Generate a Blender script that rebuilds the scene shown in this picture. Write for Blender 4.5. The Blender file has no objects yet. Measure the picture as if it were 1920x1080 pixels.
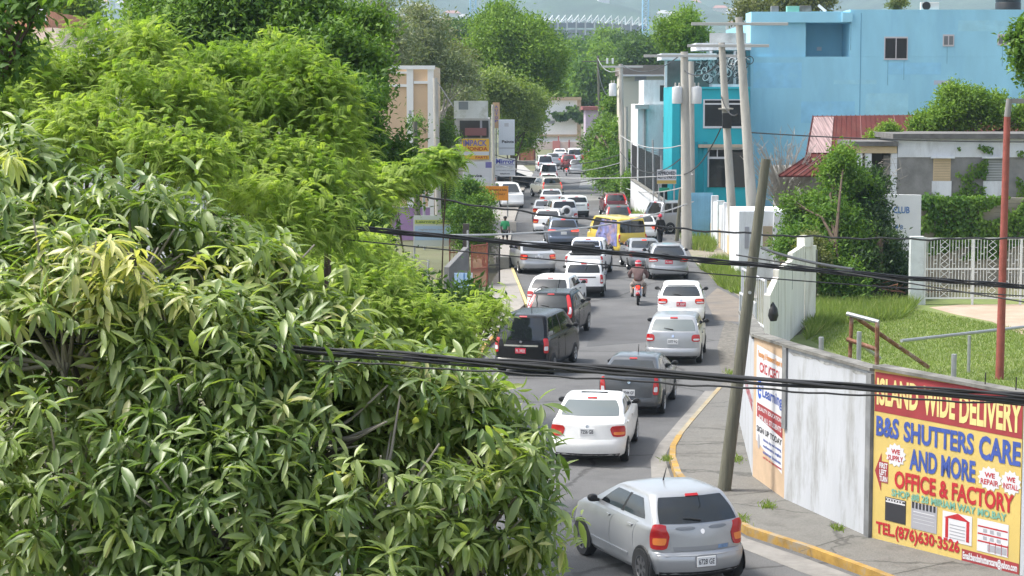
import bpy, math, random
import numpy as np
from mathutils import Vector, Matrix
scene = bpy.context.scene
COL = scene.collection
R = math.radians
# ------------------------------------------------------------------ camera, world, sun, exposure
CAMH, FPX, HORIZON = 8.4, 3800.0, 177.0
PITCH = math.atan((540 - HORIZON) / FPX)
cam = bpy.data.objects.new('camera', bpy.data.cameras.new('camera'))
COL.objects.link(cam)
cam.location = (0, 0, CAMH)
cam.rotation_euler = (math.pi / 2 - PITCH, 0, 0)
cam.data.sensor_width = 36.0
cam.data.lens = 36.0 * FPX / 1920.0
cam.data.clip_start, cam.data.clip_end = 0.5, 12000
scene.camera = cam
SUN_EL, SUN_AZ = R(60), R(274)      # azimuth clockwise from +Y: high light from the left
world = bpy.data.worlds.new('World'); scene.world = world; world.use_nodes = True
wn, wl = world.node_tree.nodes, world.node_tree.links
bg = wn['Background']
sky = wn.new('ShaderNodeTexSky'); sky.sky_type = 'NISHITA'; sky.sun_disc = False
sky.sun_elevation, sky.sun_rotation = SUN_EL, SUN_AZ
sky.air_density, sky.dust_density, sky.ozone_density = 1.0, 3.0, 1.0
tc = wn.new('ShaderNodeTexCoord'); mp = wn.new('ShaderNodeMapping'); mp.inputs['Scale'].default_value = (1, 1, 2.6)
nz = wn.new('ShaderNodeTexNoise'); nz.inputs['Scale'].default_value = 2.2; nz.inputs['Detail'].default_value = 7
rp = wn.new('ShaderNodeValToRGB'); rp.color_ramp.elements[0].position = .36; rp.color_ramp.elements[1].position = .62
mx = wn.new('ShaderNodeMix'); mx.data_type = 'RGBA'
bw = wn.new('ShaderNodeRGBToBW'); gain = wn.new('ShaderNodeMath'); gain.operation = 'MULTIPLY'; gain.inputs[1].default_value = 1.25
cmb = wn.new('ShaderNodeCombineColor')
wl.new(tc.outputs['Generated'], mp.inputs['Vector']); wl.new(mp.outputs['Vector'], nz.inputs['Vector'])
wl.new(nz.outputs['Fac'], rp.inputs['Fac']); wl.new(rp.outputs['Color'], mx.inputs['Factor'])
wl.new(sky.outputs['Color'], bw.inputs['Color']); wl.new(bw.outputs['Val'], gain.inputs[0])
for k in range(3): wl.new(gain.outputs[0], cmb.inputs[k])
wl.new(sky.outputs['Color'], mx.inputs['A']); wl.new(cmb.outputs['Color'], mx.inputs['B'])   # clouds: same brightness, no blue
wl.new(mx.outputs['Result'], bg.inputs['Color'])
bg.inputs['Strength'].default_value = 0.15
sun = bpy.data.objects.new('sun', bpy.data.lights.new('sun', 'SUN')); COL.objects.link(sun)
sun.data.energy, sun.data.angle, sun.data.color = 2.3, R(10), (1.0, 0.95, 0.86)
_sd = Vector((math.sin(SUN_AZ) * math.cos(SUN_EL), math.cos(SUN_AZ) * math.cos(SUN_EL), math.sin(SUN_EL)))
sun.rotation_euler = (-_sd).to_track_quat('-Z', 'Y').to_euler()
vs = scene.view_settings
vs.view_transform, vs.look, vs.exposure, vs.gamma = 'Standard', 'None', 1.25, 1.0
scene.cycles.use_denoising = True
scene.cycles.max_bounces = 8; scene.cycles.transparent_max_bounces = 8; scene.cycles.volume_bounces = 1
scene.cycles.sample_clamp_indirect = 6
try: scene.cycles.denoiser = 'OPENIMAGEDENOISE'
except Exception: pass

# ------------------------------------------------------------------ places in the world seen through a pixel of the 1920x1080 photograph
_F = np.array([0, math.cos(PITCH), -math.sin(PITCH)]); _U = np.array([0, math.sin(PITCH), math.cos(PITCH)])
def ray(x, y): return _F + np.array([1., 0, 0]) * (x - 960) / FPX + _U * (540 - y) / FPX
def P(x, y, z=0.0):                       # point of height z
    d = ray(x, y); t = (z - CAMH) / d[2]; return Vector((d[0] * t, d[1] * t, z))
def PD(x, y, D):                          # point at forward distance D
    d = ray(x, y); t = D / d[1]; return Vector((d[0] * t, D, CAMH + d[2] * t))
def SC(D): return FPX / D                 # pixels per metre there

# ------------------------------------------------------------------ objects
def lab(o, label=None, cat=None, group=None, kind=None):
    if label: o['label'] = label
    if cat: o['category'] = cat
    if group: o['group'] = group
    if kind: o['kind'] = kind
    return o
def empty(name, loc=(0, 0, 0), yaw=0.0, label=None, cat=None, group=None):
    o = bpy.data.objects.new(name, None); COL.objects.link(o); o.empty_display_size = .3
    o.location = loc; o.rotation_euler = (0, 0, yaw)
    return lab(o, label, cat, group)
def link(name, me, parent=None, mats=None, kind=None):
    o = bpy.data.objects.new(name, me); COL.objects.link(o)
    if mats:
        for m in mats: me.materials.append(m)
    if parent: o.parent = parent
    if kind: o['kind'] = kind
    return o
class MB:
    def __init__(s): s.v, s.f, s.m, s.sm = [], [], [], []
    def add(s, vs, fs, mi=0, smooth=False):
        b = len(s.v); s.v.extend([tuple(v) for v in vs])
        for f in fs: s.f.append([i + b for i in f]); s.m.append(mi); s.sm.append(smooth)
        return s
    def box(s, c, size, mi=0, M=None, taper=1.0):
        x, y, z = [k / 2 for k in size]; c = Vector(c)
        vs = [Vector((sx * x * (taper if sz > 0 else 1), sy * y * (taper if sz > 0 else 1), sz * z)) for sz in (-1, 1) for sx, sy in ((-1, -1), (1, -1), (1, 1), (-1, 1))]
        vs = [(M @ v if M else v) + c for v in vs]
        return s.add(vs, [(3, 2, 1, 0), (4, 5, 6, 7), (0, 1, 5, 4), (1, 2, 6, 5), (2, 3, 7, 6), (3, 0, 4, 7)], mi)
    def tube(s, pts, rad, n=8, mi=0, cap=True):
        pts = [Vector(p) for p in pts]; rad = rad if hasattr(rad, '__len__') else [rad] * len(pts)
        rings = []; a = None
        for i, p in enumerate(pts):
            t = (pts[min(i + 1, len(pts) - 1)] - pts[max(i - 1, 0)]).normalized()
            if a is None: a = t.orthogonal().normalized()
            a = (a - t * a.dot(t)).normalized(); b = t.cross(a)
            rings.append([p + (a * math.cos(2 * math.pi * k / n) + b * math.sin(2 * math.pi * k / n)) * rad[i] for k in range(n)])
        vs = [v for r in rings for v in r]; fs = []
        for i in range(len(pts) - 1):
            for k in range(n):
                k2 = (k + 1) % n; fs.append((i * n + k, i * n + k2, (i + 1) * n + k2, (i + 1) * n + k))
        s.add(vs, fs, mi, True)
        if cap:
            e = (len(pts) - 1) * n
            s.add(rings[0], [list(range(n))[::-1]], mi); s.add(rings[-1], [list(range(n))], mi)
        return s
    def lathe(s, prof, n=20, c=(0, 0, 0), axis='z', mi=0, smooth=True, caps=True):
        vs, fs = [], []
        for r, h in prof:
            for k in range(n):
                a = 2 * math.pi * k / n; p = (r * math.cos(a), r * math.sin(a), h)
                if axis == 'x': p = (h, p[0], p[1])
                if axis == 'y': p = (p[0], h, p[1])
                vs.append((p[0] + c[0], p[1] + c[1], p[2] + c[2]))
        for i in range(len(prof) - 1):
            for k in range(n):
                k2 = (k + 1) % n; fs.append((i * n + k, i * n + k2, (i + 1) * n + k2, (i + 1) * n + k))
        s.add(vs, fs, mi, smooth); e = (len(prof) - 1) * n
        if not caps: return s
        if prof[0][0] > 1e-4: s.add([vs[k] for k in range(n)], [list(range(n))[::-1]], mi)
        if prof[-1][0] > 1e-4: s.add([vs[e + k] for k in range(n)], [list(range(n))], mi)
        return s
    def prism(s, poly, z0, z1, mi=0, mside=None):          # poly: xy points; z0/z1 numbers or per-point lists
        n = len(poly); a0 = z0 if hasattr(z0, '__len__') else [z0] * n; a1 = z1 if hasattr(z1, '__len__') else [z1] * n
        vs = [(p[0], p[1], a0[i]) for i, p in enumerate(poly)] + [(p[0], p[1], a1[i]) for i, p in enumerate(poly)]
        s.add(vs, [list(range(n))[::-1], list(range(n, 2 * n))], mi)
        return s.add(vs, [(i, (i + 1) % n, n + (i + 1) % n, n + i) for i in range(n)], mi if mside is None else mside)
    def quad(s, a, b, c, d, mi=0): return s.add([a, b, c, d], [(0, 1, 2, 3)], mi)
    def build(s, name, mats, parent=None, bevel=0, angle=40, kind=None):
        me = bpy.data.meshes.new(name); me.from_pydata(s.v, [], s.f)
        me.polygons.foreach_set('material_index', s.m); me.polygons.foreach_set('use_smooth', s.sm)
        if any(s.sm):
            try: me.set_sharp_from_angle(angle=R(angle))
            except Exception: pass
        me.update()
        o = link(name, me, parent, mats if isinstance(mats, (list, tuple)) else [mats], kind)
        if bevel:
            md = o.modifiers.new('bevel', 'BEVEL'); md.width = bevel; md.segments = 2; md.limit_method = 'ANGLE'
        return o
class Frame:                                               # a wall face: u along the base, v up, w out of the face
    def __init__(s, a, b, flip=False):
        s.a = Vector((a[0], a[1], a[2] if len(a) > 2 else 0)); d = Vector((b[0] - a[0], b[1] - a[1], 0)); s.len = d.length
        s.u = d.normalized(); s.n = Vector((s.u.y, -s.u.x, 0)) * (-1 if flip else 1)
    def __call__(s, u, v, w=0.0): return s.a + s.u * u + Vector((0, 0, v)) + s.n * w
    def slab(s, mb, u0, u1, v0, v1, w0, w1, mi=0):
        vs = [s(u, v, w) for w in (w0, w1) for u, v in ((u0, v0), (u1, v0), (u1, v1), (u0, v1))]
        mb.add(vs, [(3, 2, 1, 0), (4, 5, 6, 7), (0, 1, 5, 4), (1, 2, 6, 5), (2, 3, 7, 6), (3, 0, 4, 7)], mi); return mb
    def sheet(s, mb, pts, w, mi=0): mb.add([s(u, v, w) for u, v in pts], [list(range(len(pts)))], mi); return mb
_tcache = {}
def text_shape(txt, bold=0.0):
    key = (txt, bold)
    if key not in _tcache:
        cu = bpy.data.curves.new('lettering', 'FONT'); cu.body = txt; cu.offset = bold; cu.resolution_u = 3; cu.align_x = 'LEFT'
        o = bpy.data.objects.new('lettering', cu); COL.objects.link(o)
        me = bpy.data.meshes.new_from_object(o.evaluated_get(bpy.context.evaluated_depsgraph_get()))
        v = np.array([q.co[:2] for q in me.vertices]).reshape(-1, 2); f = [list(p.vertices) for p in me.polygons]
        bpy.data.objects.remove(o); bpy.data.curves.remove(cu); bpy.data.meshes.remove(me)
        lo, hi = v.min(0), v.max(0); _tcache[key] = ((v - lo) / np.maximum(hi - lo, 1e-6), f)
    return _tcache[key]
def letter(mb, fr, txt, u0, u1, v0, v1, w, mi=0, bold=0.02, slope=0.0):   # fits txt into a box of a Frame
    v, f = text_shape(txt, bold)
    mb.add([fr(u0 + (u1 - u0) * a, v0 + (v1 - v0) * b + slope * a, w) for a, b in v], f, mi); return mb

# ------------------------------------------------------------------ materials
MATS = {}
def mat(name, col, rough=.6, var=.0, scale=4.0, bump=.0, metal=0.0, spec=.5, coat=0.0, crack=None, stain=None, stain_amt=.5, stain_scale=1.2, stretch=(1, 1, 1), bscale=None, emit=0.0, ecol=None):
    if name in MATS: return MATS[name]
    m = bpy.data.materials.new(name); m.use_nodes = True; n, l = m.node_tree.nodes, m.node_tree.links; b = n['Principled BSDF']
    b.inputs['Base Color'].default_value = (*col, 1); b.inputs['Roughness'].default_value = rough; b.inputs['Metallic'].default_value = metal
    b.inputs['Specular IOR Level'].default_value = spec; b.inputs['Coat Weight'].default_value = coat
    if emit: b.inputs['Emission Color'].default_value = (*(ecol or col), 1); b.inputs['Emission Strength'].default_value = emit
    if var or bump or stain:
        t = n.new('ShaderNodeTexCoord'); mp = n.new('ShaderNodeMapping'); mp.inputs['Scale'].default_value = stretch; l.new(t.outputs['Object'], mp.inputs['Vector'])
        def noise(s, d=6, rgh=.6):
            q = n.new('ShaderNodeTexNoise'); q.inputs['Scale'].default_value = s; q.inputs['Detail'].default_value = d; q.inputs['Roughness'].default_value = rgh
            l.new(mp.outputs['Vector'], q.inputs['Vector']); return q
        out = None
        if var:
            q = noise(scale); r = n.new('ShaderNodeValToRGB'); e = r.color_ramp.elements
            e[0].position, e[1].position = .3, .7
            e[0].color = (*[c * (1 - var) for c in col], 1); e[1].color = (*[min(1, c * (1 + var)) for c in col], 1)
            l.new(q.outputs['Fac'], r.inputs['Fac']); out = r.outputs['Color']
        if stain:
            q = noise(stain_scale, 9, .7); r = n.new('ShaderNodeValToRGB'); e = r.color_ramp.elements; e[0].position, e[1].position = .5, .68
            x = n.new('ShaderNodeMath'); x.operation = 'MULTIPLY'; x.inputs[1].default_value = stain_amt; l.new(q.outputs['Fac'], r.inputs['Fac']); l.new(r.outputs['Color'], x.inputs[0])
            mx = n.new('ShaderNodeMix'); mx.data_type = 'RGBA'; mx.inputs['B'].default_value = (*stain, 1); mx.inputs['A'].default_value = (*col, 1)
            if out: l.new(out, mx.inputs['A'])
            l.new(x.outputs[0], mx.inputs['Factor']); out = mx.outputs['Result']
        if crack:
            v = n.new('ShaderNodeTexVoronoi'); v.feature = 'DISTANCE_TO_EDGE'; v.inputs['Scale'].default_value = crack; wob = noise(1.6, 4); ad = n.new('ShaderNodeMix'); ad.data_type = 'RGBA'; ad.inputs['Factor'].default_value = .35
            l.new(mp.outputs['Vector'], ad.inputs['A']); l.new(wob.outputs['Color'], ad.inputs['B']); l.new(ad.outputs['Result'], v.inputs['Vector'])
            r = n.new('ShaderNodeValToRGB'); e = r.color_ramp.elements; e[0].position, e[1].position = .004, .012; e[0].color = (.55, .55, .55, 1); e[1].color = (1, 1, 1, 1); l.new(v.outputs['Distance'], r.inputs['Fac'])
            fine = noise(38, 3); rf = n.new('ShaderNodeValToRGB'); rf.color_ramp.elements[0].color = (.80, .80, .80, 1); rf.color_ramp.elements[1].color = (1.15, 1.15, 1.15, 1); rf.color_ramp.elements[0].position = .35; rf.color_ramp.elements[1].position = .65; l.new(fine.outputs['Fac'], rf.inputs['Fac'])
            for src in (r, rf):
                mx = n.new('ShaderNodeMix'); mx.data_type = 'RGBA'; mx.blend_type = 'MULTIPLY'; mx.inputs['Factor'].default_value = 1; mx.inputs['A'].default_value = (*col, 1)
                if out: l.new(out, mx.inputs['A'])
                l.new(src.outputs['Color'], mx.inputs['B']); out = mx.outputs['Result']
        if out: l.new(out, b.inputs['Base Color'])
        if bump:
            q = noise(bscale or scale * 4, 5); bp = n.new('ShaderNodeBump'); bp.inputs['Strength'].default_value = bump; bp.inputs['Distance'].default_value = .02
            l.new(q.outputs['Fac'], bp.inputs['Height']); l.new(bp.outputs['Normal'], b.inputs['Normal'])
    MATS[name] = m; return m
def leafmat(name, dark, light, extra=None, rough=.5, trans=.35, spec=.4):
    if name in MATS: return MATS[name]
    m = bpy.data.materials.new(name); m.use_nodes = True; n, l = m.node_tree.nodes, m.node_tree.links; b = n['Principled BSDF']
    a = n.new('ShaderNodeAttribute'); a.attribute_name = 'tint'; r = n.new('ShaderNodeValToRGB'); e = r.color_ramp.elements
    e[0].color = (*dark, 1); e[1].color = (*light, 1); e[0].position, e[1].position = .1, .8
    if extra: q = e.new(.97); q.color = (*extra, 1)
    l.new(a.outputs['Fac'], r.inputs['Fac']); l.new(r.outputs['Color'], b.inputs['Base Color'])
    b.inputs['Roughness'].default_value = rough; b.inputs['Specular IOR Level'].default_value = spec
    t = n.new('ShaderNodeBsdfTranslucent'); g = n.new('ShaderNodeMix'); g.data_type = 'RGBA'; g.blend_type = 'MULTIPLY'; g.inputs['Factor'].default_value = 1; g.inputs['B'].default_value = (1.5, 1.6, .6, 1)
    l.new(r.outputs['Color'], g.inputs['A']); l.new(g.outputs['Result'], t.inputs['Color'])
    s = n.new('ShaderNodeMixShader'); s.inputs[0].default_value = trans
    l.new(b.outputs[0], s.inputs[1]); l.new(t.outputs[0], s.inputs[2]); l.new(s.outputs[0], n['Material Output'].inputs['Surface'])
    MATS[name] = m; return m

# ------------------------------------------------------------------ foliage
def unit(a): return a / np.maximum(np.linalg.norm(a, axis=-1, keepdims=True), 1e-9)
def np_mesh(name, V, F, tint, mats, parent=None, smooth=False, kind=None):
    me = bpy.data.meshes.new(name); nv, (nf, k) = len(V), F.shape
    me.vertices.add(nv); me.vertices.foreach_set('co', V.astype(np.float32).ravel())
    me.loops.add(nf * k); me.loops.foreach_set('vertex_index', F.astype(np.int32).ravel())
    me.polygons.add(nf); me.polygons.foreach_set('loop_start', np.arange(0, nf * k, k, dtype=np.int32))
    if smooth: me.polygons.foreach_set('use_smooth', np.ones(nf, bool))
    if tint is not None:
        at = me.attributes.new('tint', 'FLOAT', 'POINT'); at.data.foreach_set('value', tint.astype(np.float32))
    me.update(calc_edges=True)
    return link(name, me, parent, mats, kind)
LEAF_Q = (np.array([[0, 0, 0], [.45, .5, .06], [1, 0, -.08], [.45, -.5, .06]]), np.array([[0, 1, 2, 3]]))
def _mango_leaf(nseg=4):
    V, F = [], []
    for i in range(nseg + 1):
        t = i / nseg; w = .5 * math.sin(math.pi * (t * .94 + .03)) ** .8; z = -.30 * t * t
        V += [[t, w, z + .12 * w], [t, 0, z], [t, -w, z + .12 * w]]
    for i in range(nseg):
        a = 3 * i; F += [[a, a + 3, a + 4, a + 1], [a + 1, a + 4, a + 5, a + 2]]
    return np.array(V), np.array(F)
LEAF_M = _mango_leaf()
def leaves(pos, d, nrm, L, W, tint, tmpl):
    """arrays of leaves -> V, F, tint per vertex"""
    TV, TF = tmpl; n, k = len(pos), len(TV)
    d = unit(d); s = unit(np.cross(nrm, d)); u = np.cross(d, s)
    L = np.broadcast_to(L, n)[:, None, None]; W = np.broadcast_to(W, n)[:, None, None]
    V = pos[:, None] + d[:, None] * TV[None, :, 0:1] * L + s[:, None] * TV[None, :, 1:2] * W + u[:, None] * TV[None, :, 2:3] * L
    F = (TF[None] + (np.arange(n) * k)[:, None, None]).reshape(-1, TF.shape[1])
    return V.reshape(-1, 3), F, np.repeat(tint, k)
def lumps(p, rng, scale, n=7):
    q = np.zeros(len(p))
    for _ in range(n):
        k = rng.normal(size=3) / scale; q += np.sin(p @ k + rng.uniform(0, 6.28))
    return q / math.sqrt(n / 2)
def shell(blobs, n, rng, thick=.35, low=-.6, inside=.62, gap=None, gscale=.8):
    """twig points through the outer part of a heap of ellipsoids: points and outward directions"""
    B = np.array(blobs, float); area = (B[:, 3] * B[:, 5] + B[:, 4] * B[:, 5]) + 1e-6
    out_p, out_d, tot = [], [], 0
    for _ in range(12):
        m = int(n * 1.6); i = rng.choice(len(B), m, p=area / area.sum()); d = unit(rng.normal(size=(m, 3))); ok = d[:, 2] > low; i, d = i[ok], d[ok]
        f = (1 - thick * rng.random(len(i)) ** 1.6) * (1 + .16 * rng.normal(size=len(i)))
        p = B[i, :3] + d * B[i, 3:6] * f[:, None]
        q = np.min(np.linalg.norm((p[:, None] - B[None, :, :3]) / B[None, :, 3:6], axis=2), axis=1); ok = q > inside
        if gap is not None: ok &= lumps(p, np.random.default_rng(5), gscale) > gap
        out_p.append(p[ok]); out_d.append(d[ok]); tot += ok.sum()
        if tot >= n: break
    return np.concatenate(out_p)[:n], np.concatenate(out_d)[:n]
def lobes(blobs, rng, k, lo, hi, up=.25):
    out = []
    for b in blobs:
        for _ in range(k):
            d = unit(rng.normal(size=3) + [0, 0, up]); f = rng.uniform(lo, hi); e = rng.uniform(.72, 1.05); out.append((b[0] + d[0] * b[3] * e, b[1] + d[1] * b[4] * e, b[2] + d[2] * b[5] * e, b[3] * f, b[4] * f, b[5] * f * .85))
    return out
def clumps(blobs, n, rng, k, lo, hi, thick, low, gap, gscale):
    """twigs gathered on the upper sides of many small lobes round the crown, and a thin rest inside it"""
    p, o = shell(lobes(blobs, rng, k, lo, hi), int(n * .78), rng, thick, -.25, inside=.30, gap=None); q, r = shell(blobs, n - int(n * .78), rng, .7, low, inside=.35, gap=gap, gscale=gscale)
    return np.concatenate([p, q]), np.concatenate([o, r])
def crown(blobs, twigs, per, L, W, spread, m, parent, seed=1, name='crown', thick=.4, low=-.7, gap=-.9, gscale=.8, droop=0.0, tv=.27, up=.6):
    rng = np.random.default_rng(seed); p, o = clumps(blobs, twigs, rng, 7, .26, .5, thick, low, gap, gscale) if name == 'crown' else shell(blobs, twigs, rng, thick, low, gap=gap, gscale=gscale); n = len(p)
    base = .42 + tv * rng.normal(size=n) + .12 * lumps(p, rng, gscale * 1.4)
    i = np.repeat(np.arange(n), per); q = p[i] + rng.normal(size=(n * per, 3)) * spread; od = o[i]
    d = od * .6 + rng.normal(size=od.shape) * .8; d[:, 2] -= droop
    nr = od * .7 + rng.normal(size=od.shape) * .45; nr[:, 2] += up
    sz = L * rng.uniform(.65, 1.25, len(q))
    V, F, t = leaves(q, d, nr, sz, sz * W / L, np.clip(base[i] + .08 * rng.normal(size=len(q)), 0, 1), LEAF_Q)
    return np_mesh(name, V, F, t, [m], parent)
def fronds(blobs, n, per, L, pin, m, parent, seed=1, name='crown', low=-.5, gap=-.9, gscale=.6, droop=.5, thick=.5):
    """feathery compound leaves: each frond is a drooping rib with two rows of narrow leaflets"""
    rng = np.random.default_rng(seed); nt = n // 5; p, o = clumps(blobs, nt, rng, 8, .30, .52, thick, low, gap, gscale); nt = len(p)
    base = .45 + .2 * rng.normal(size=nt) + .14 * lumps(p, rng, gscale * 1.5)
    i = np.repeat(np.arange(nt), 5); P0 = p[i] + rng.normal(size=(nt * 5, 3)) * .12; D = o[i] * .7 + rng.normal(size=(nt * 5, 3)) * .8; D[:, 2] += .1; D = unit(D)
    ln = L * rng.uniform(.7, 1.2, len(D)); t = np.linspace(.12, 1, per)
    C = P0[:, None] + D[:, None] * (ln[:, None] * t)[..., None]; C[..., 2] -= droop * ln[:, None] * t * t
    T = D[:, None] * np.ones((1, per, 1)); T = T.copy(); T[..., 2] -= 2 * droop * t; T = unit(T)
    S = unit(np.cross(T, np.array([0, 0, 1.]))); N = np.cross(S, T)
    out = []
    for sg in (-1, 1):
        d = unit(T * .45 + S * sg + N * -.15).reshape(-1, 3); w = (pin * np.sin(np.pi * (t * .8 + .15)))[None] * np.ones((len(D), 1))
        out.append((C.reshape(-1, 3), d, N.reshape(-1, 3), w.ravel()))
    pos, d, nr, sz = [np.concatenate(q) for q in zip(*out)]
    tint = np.tile(np.repeat(np.clip(base[i] + .06 * rng.normal(size=len(i)), 0, 1), per), 2)
    V, F, tt = leaves(pos, d, nr, sz, sz * .34, tint, LEAF_Q)
    return np_mesh(name, V, F, tt, [m], parent)
def limbs(base, top, blobs, r0, m, parent, seed=1, name='trunk', nl=None, wob=.12):
    rng = random.Random(seed); mb = MB(); base, top = Vector(base), Vector(top)
    h = (top - base).length; pts = [base.lerp(top, t) + Vector((rng.uniform(-1, 1), rng.uniform(-1, 1), 0)) * wob * h * .2 * (0 < t < 1) for t in (0, .3, .65, 1)]
    mb.tube(pts, [r0, r0 * .85, r0 * .7, r0 * .6], 9)
    for b in (blobs if nl is None else blobs[:nl]):
        e = Vector(b[:3]); s = pts[rng.choice((1, 2, 3))]; k = (e - s)
        mids = [s, s + k * .4 + Vector((rng.uniform(-.1, .1), rng.uniform(-.1, .1), .12)) * k.length, e]
        mb.tube(mids, [r0 * .5, r0 * .32, r0 * .12], 6)
        for _ in range(3):
            q = e + Vector((rng.uniform(-.8, .8) * b[3], rng.uniform(-.8, .8) * b[4], rng.uniform(-.3, .8) * b[5])); mb.tube([mids[1].lerp(e, .5), q], [r0 * .2, r0 * .05], 5)
    return mb.build(name, m, parent)
def blob(x, y, r, D, ky=.85, kd=1.0, dj=0.0):               # ellipsoid seen around pixel (x, y) at forward distance D
    c = PD(x, y, D + dj); k = r / SC(D); return (c.x, c.y, c.z, k, k * kd, k * ky)
# ------------------------------------------------------------------ the setting: terrain, road, pavements, lawn
ASPH = mat('asphalt', (.118, .118, .119), .9, var=.18, scale=.35, bump=.5, bscale=45, crack=.22, stain=(.076, .076, .078), stain_amt=.8, stain_scale=.22, spec=.3)
CONC = mat('pavement_concrete', (.15, .145, .132), .9, var=.22, scale=.9, bump=.5, bscale=22, crack=.45, stain=(.085, .08, .072), stain_amt=.9, stain_scale=.9)
GUTT = mat('gutter_concrete', (.22, .21, .195), .9, var=.2, scale=2, bump=.4, stain=(.15, .14, .13), stain_amt=.7, stain_scale=1.1)
KERBY = mat('yellow_kerb_paint', (.34, .205, .045), .85, var=.3, scale=3, stain=(.25, .23, .19), stain_amt=1, stain_scale=2.2, bump=.3)
SOIL = mat('earth_ground', (.10, .105, .05), .95, var=.35, scale=.15, stain=(.17, .13, .09), stain_amt=.7, stain_scale=.1)
LAWN = mat('lawn_turf', (.135, .175, .048), .95, var=.25, scale=.5, bump=.8, bscale=14, stain=(.20, .215, .075), stain_amt=.7, stain_scale=.16)
DIRT = mat('dirt_track', (.36, .27, .20), .95, var=.15, scale=1.2, stain=(.42, .36, .30), stain_amt=.6, stain_scale=.5)
def terr(x, y):
    t = np.clip((y - 420) / 700, 0, 1); h = 22 * t * t * (3 - 2 * t)
    u = np.clip((y - 1500) / 5200, 0, 1); h = h + 560 * u ** 1.1
    w = np.clip((y - 700) / 900, 0, 1)
    return h - .05 + (w + 2.2 * u) * (9 * np.sin(x / 130 + y / 310) + 7 * np.sin(x / 61 - y / 170 + 1) + 5 * np.sin(x / 37 + y / 90) + 3 * np.sin(x / 19. + 2) * np.sin(y / 33.))
ys = np.concatenate([np.linspace(-60, 420, 5), np.linspace(440, 1150, 24), np.linspace(1180, 6800, 130)]); xs = np.linspace(-2200, 2200, 260)
X, Y = np.meshgrid(xs, ys); V = np.stack([X, Y, terr(X, Y)], -1).reshape(-1, 3); n = len(xs)
F = np.array([(j * n + i, j * n + i + 1, (j + 1) * n + i + 1, (j + 1) * n + i) for j in range(len(ys) - 1) for i in range(n - 1)])
_near = V[F].mean(1)[:, 1] < 600
np_mesh('ground', V, F[_near], None, [SOIL], None, True, 'structure')
np_mesh('hills', V, F[~_near], None, [mat('hill_woodland', (.030, .055, .032), .95, var=.5, scale=.012, stain=(.07, .085, .055), stain_amt=.6, stain_scale=.006)], None, True, 'structure')
def sheet(name, pts, z, m, bot=None):
    mb = MB(); mb.prism([(p[0], p[1]) for p in pts], z - .12 if bot is None else bot, z, 0); o = mb.build(name, m, None, kind='structure'); return o
kerb = [(1760, 1140), (1700, 1112), (1620, 1081), (1510, 1040), (1400, 1004), (1330, 962), (1285, 922), (1265, 898), (1255, 868), (1256, 848), (1268, 828), (1293, 797), (1348, 733)]
KB = [P(*k) for k in kerb]
road_r = [P(1388, 690), P(1384, 640), P(1392, 560), P(1335, 520), P(1300, 485), P(1285, 455), P(1230, 408), P(1170, 372), P(1140, 342), P(1118, 310), P(1140, 288), P(1260, 284)]
road_l = [P(1040, 284), P(1012, 300), P(1000, 325), P(985, 350), P(970, 390), P(962, 425), P(958, 455), P(962, 500), P(985, 577), P(950, 610), P(905, 655), P(880, 700), P(850, 780), P(800, 900)]
sheet('road', [(7.5, 8), (10, 26)] + KB + road_r + road_l + [(-6, 30), (-6, 8)], 0.0, ASPH)
# sun patches, painted as paler bands, and the concrete gutter lie on the asphalt
SUNPATCH = mat('sunlit_asphalt', (.20, .20, .195), .92, var=.18, scale=.8, bump=.4, bscale=30, spec=.3)
for i, q in enumerate(([(1090, 338), (1140, 338), (1150, 352), (1085, 352)], [(1085, 364), (1152, 362), (1165, 372), (1080, 378)], [(1100, 322), (1122, 320), (1126, 327), (1100, 328)])):
    sheet('sun_and_asphalt_patch', [P(*k) for k in q], .004, SUNPATCH, -.02)
DARKP = mat('asphalt_dark_patch', (.088, .088, .091), .9, var=.15, scale=.8, bump=.4, bscale=30, spec=.3)
sheet('sun_and_asphalt_patch', [P(*k) for k in ((1110, 598), (1215, 590), (1225, 640), (1100, 650))], .004, DARKP, -.02)
gut = [P(k[0] - 6, k[1], .004) for k in kerb[5:]] + [P(k[0], k[1], .004) for k in ((1322, 733), (1270, 792), (1236, 832), (1220, 862), (1222, 905), (1262, 950), (1325, 985))]
sheet('gutter', gut, .006, GUTT, -.02)
def rib(name, pts, w0, w1, z0, z1, m, kind='structure'):   # a kerb: pts on the road side, w towards the pavement
    mb = MB(); q = []
    for i, p in enumerate(pts):
        t = (pts[min(i + 1, len(pts) - 1)] - pts[max(i - 1, 0)]).normalized(); nn = Vector((t.y, -t.x, 0)); q.append((p + nn * w0, p + nn * w1))
    for i in range(len(pts) - 1):
        a, b, c, d = q[i][0], q[i][1], q[i + 1][1], q[i + 1][0]
        vs = [Vector((v.x, v.y, z)) for z in (z0, z1) for v in (a, b, c, d)]
        mb.add(vs, [(3, 2, 1, 0), (4, 5, 6, 7), (0, 1, 5, 4), (1, 2, 6, 5), (2, 3, 7, 6), (3, 0, 4, 7)])
    return mb.build(name, m, None, kind=kind)
rib('kerb', KB[:11], 0, .14, -.1, .165, KERBY)
rib('kerb', KB[10:], 0, .12, -.1, .16, mat('worn_kerb_paint', (.30, .26, .18), .9, var=.2, scale=3, stain=(.36, .22, .05), stain_amt=.9, stain_scale=1.3))
W = dict(w0=P(1386, 800), w1=P(1411, 905), w2=P(1470, 948), w3=P(1629, 1021), w4=P(1910, 1093))
dv = (W['w4'] - W['w3']).normalized(); W['w5'] = W['w4'] + dv * 5
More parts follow.
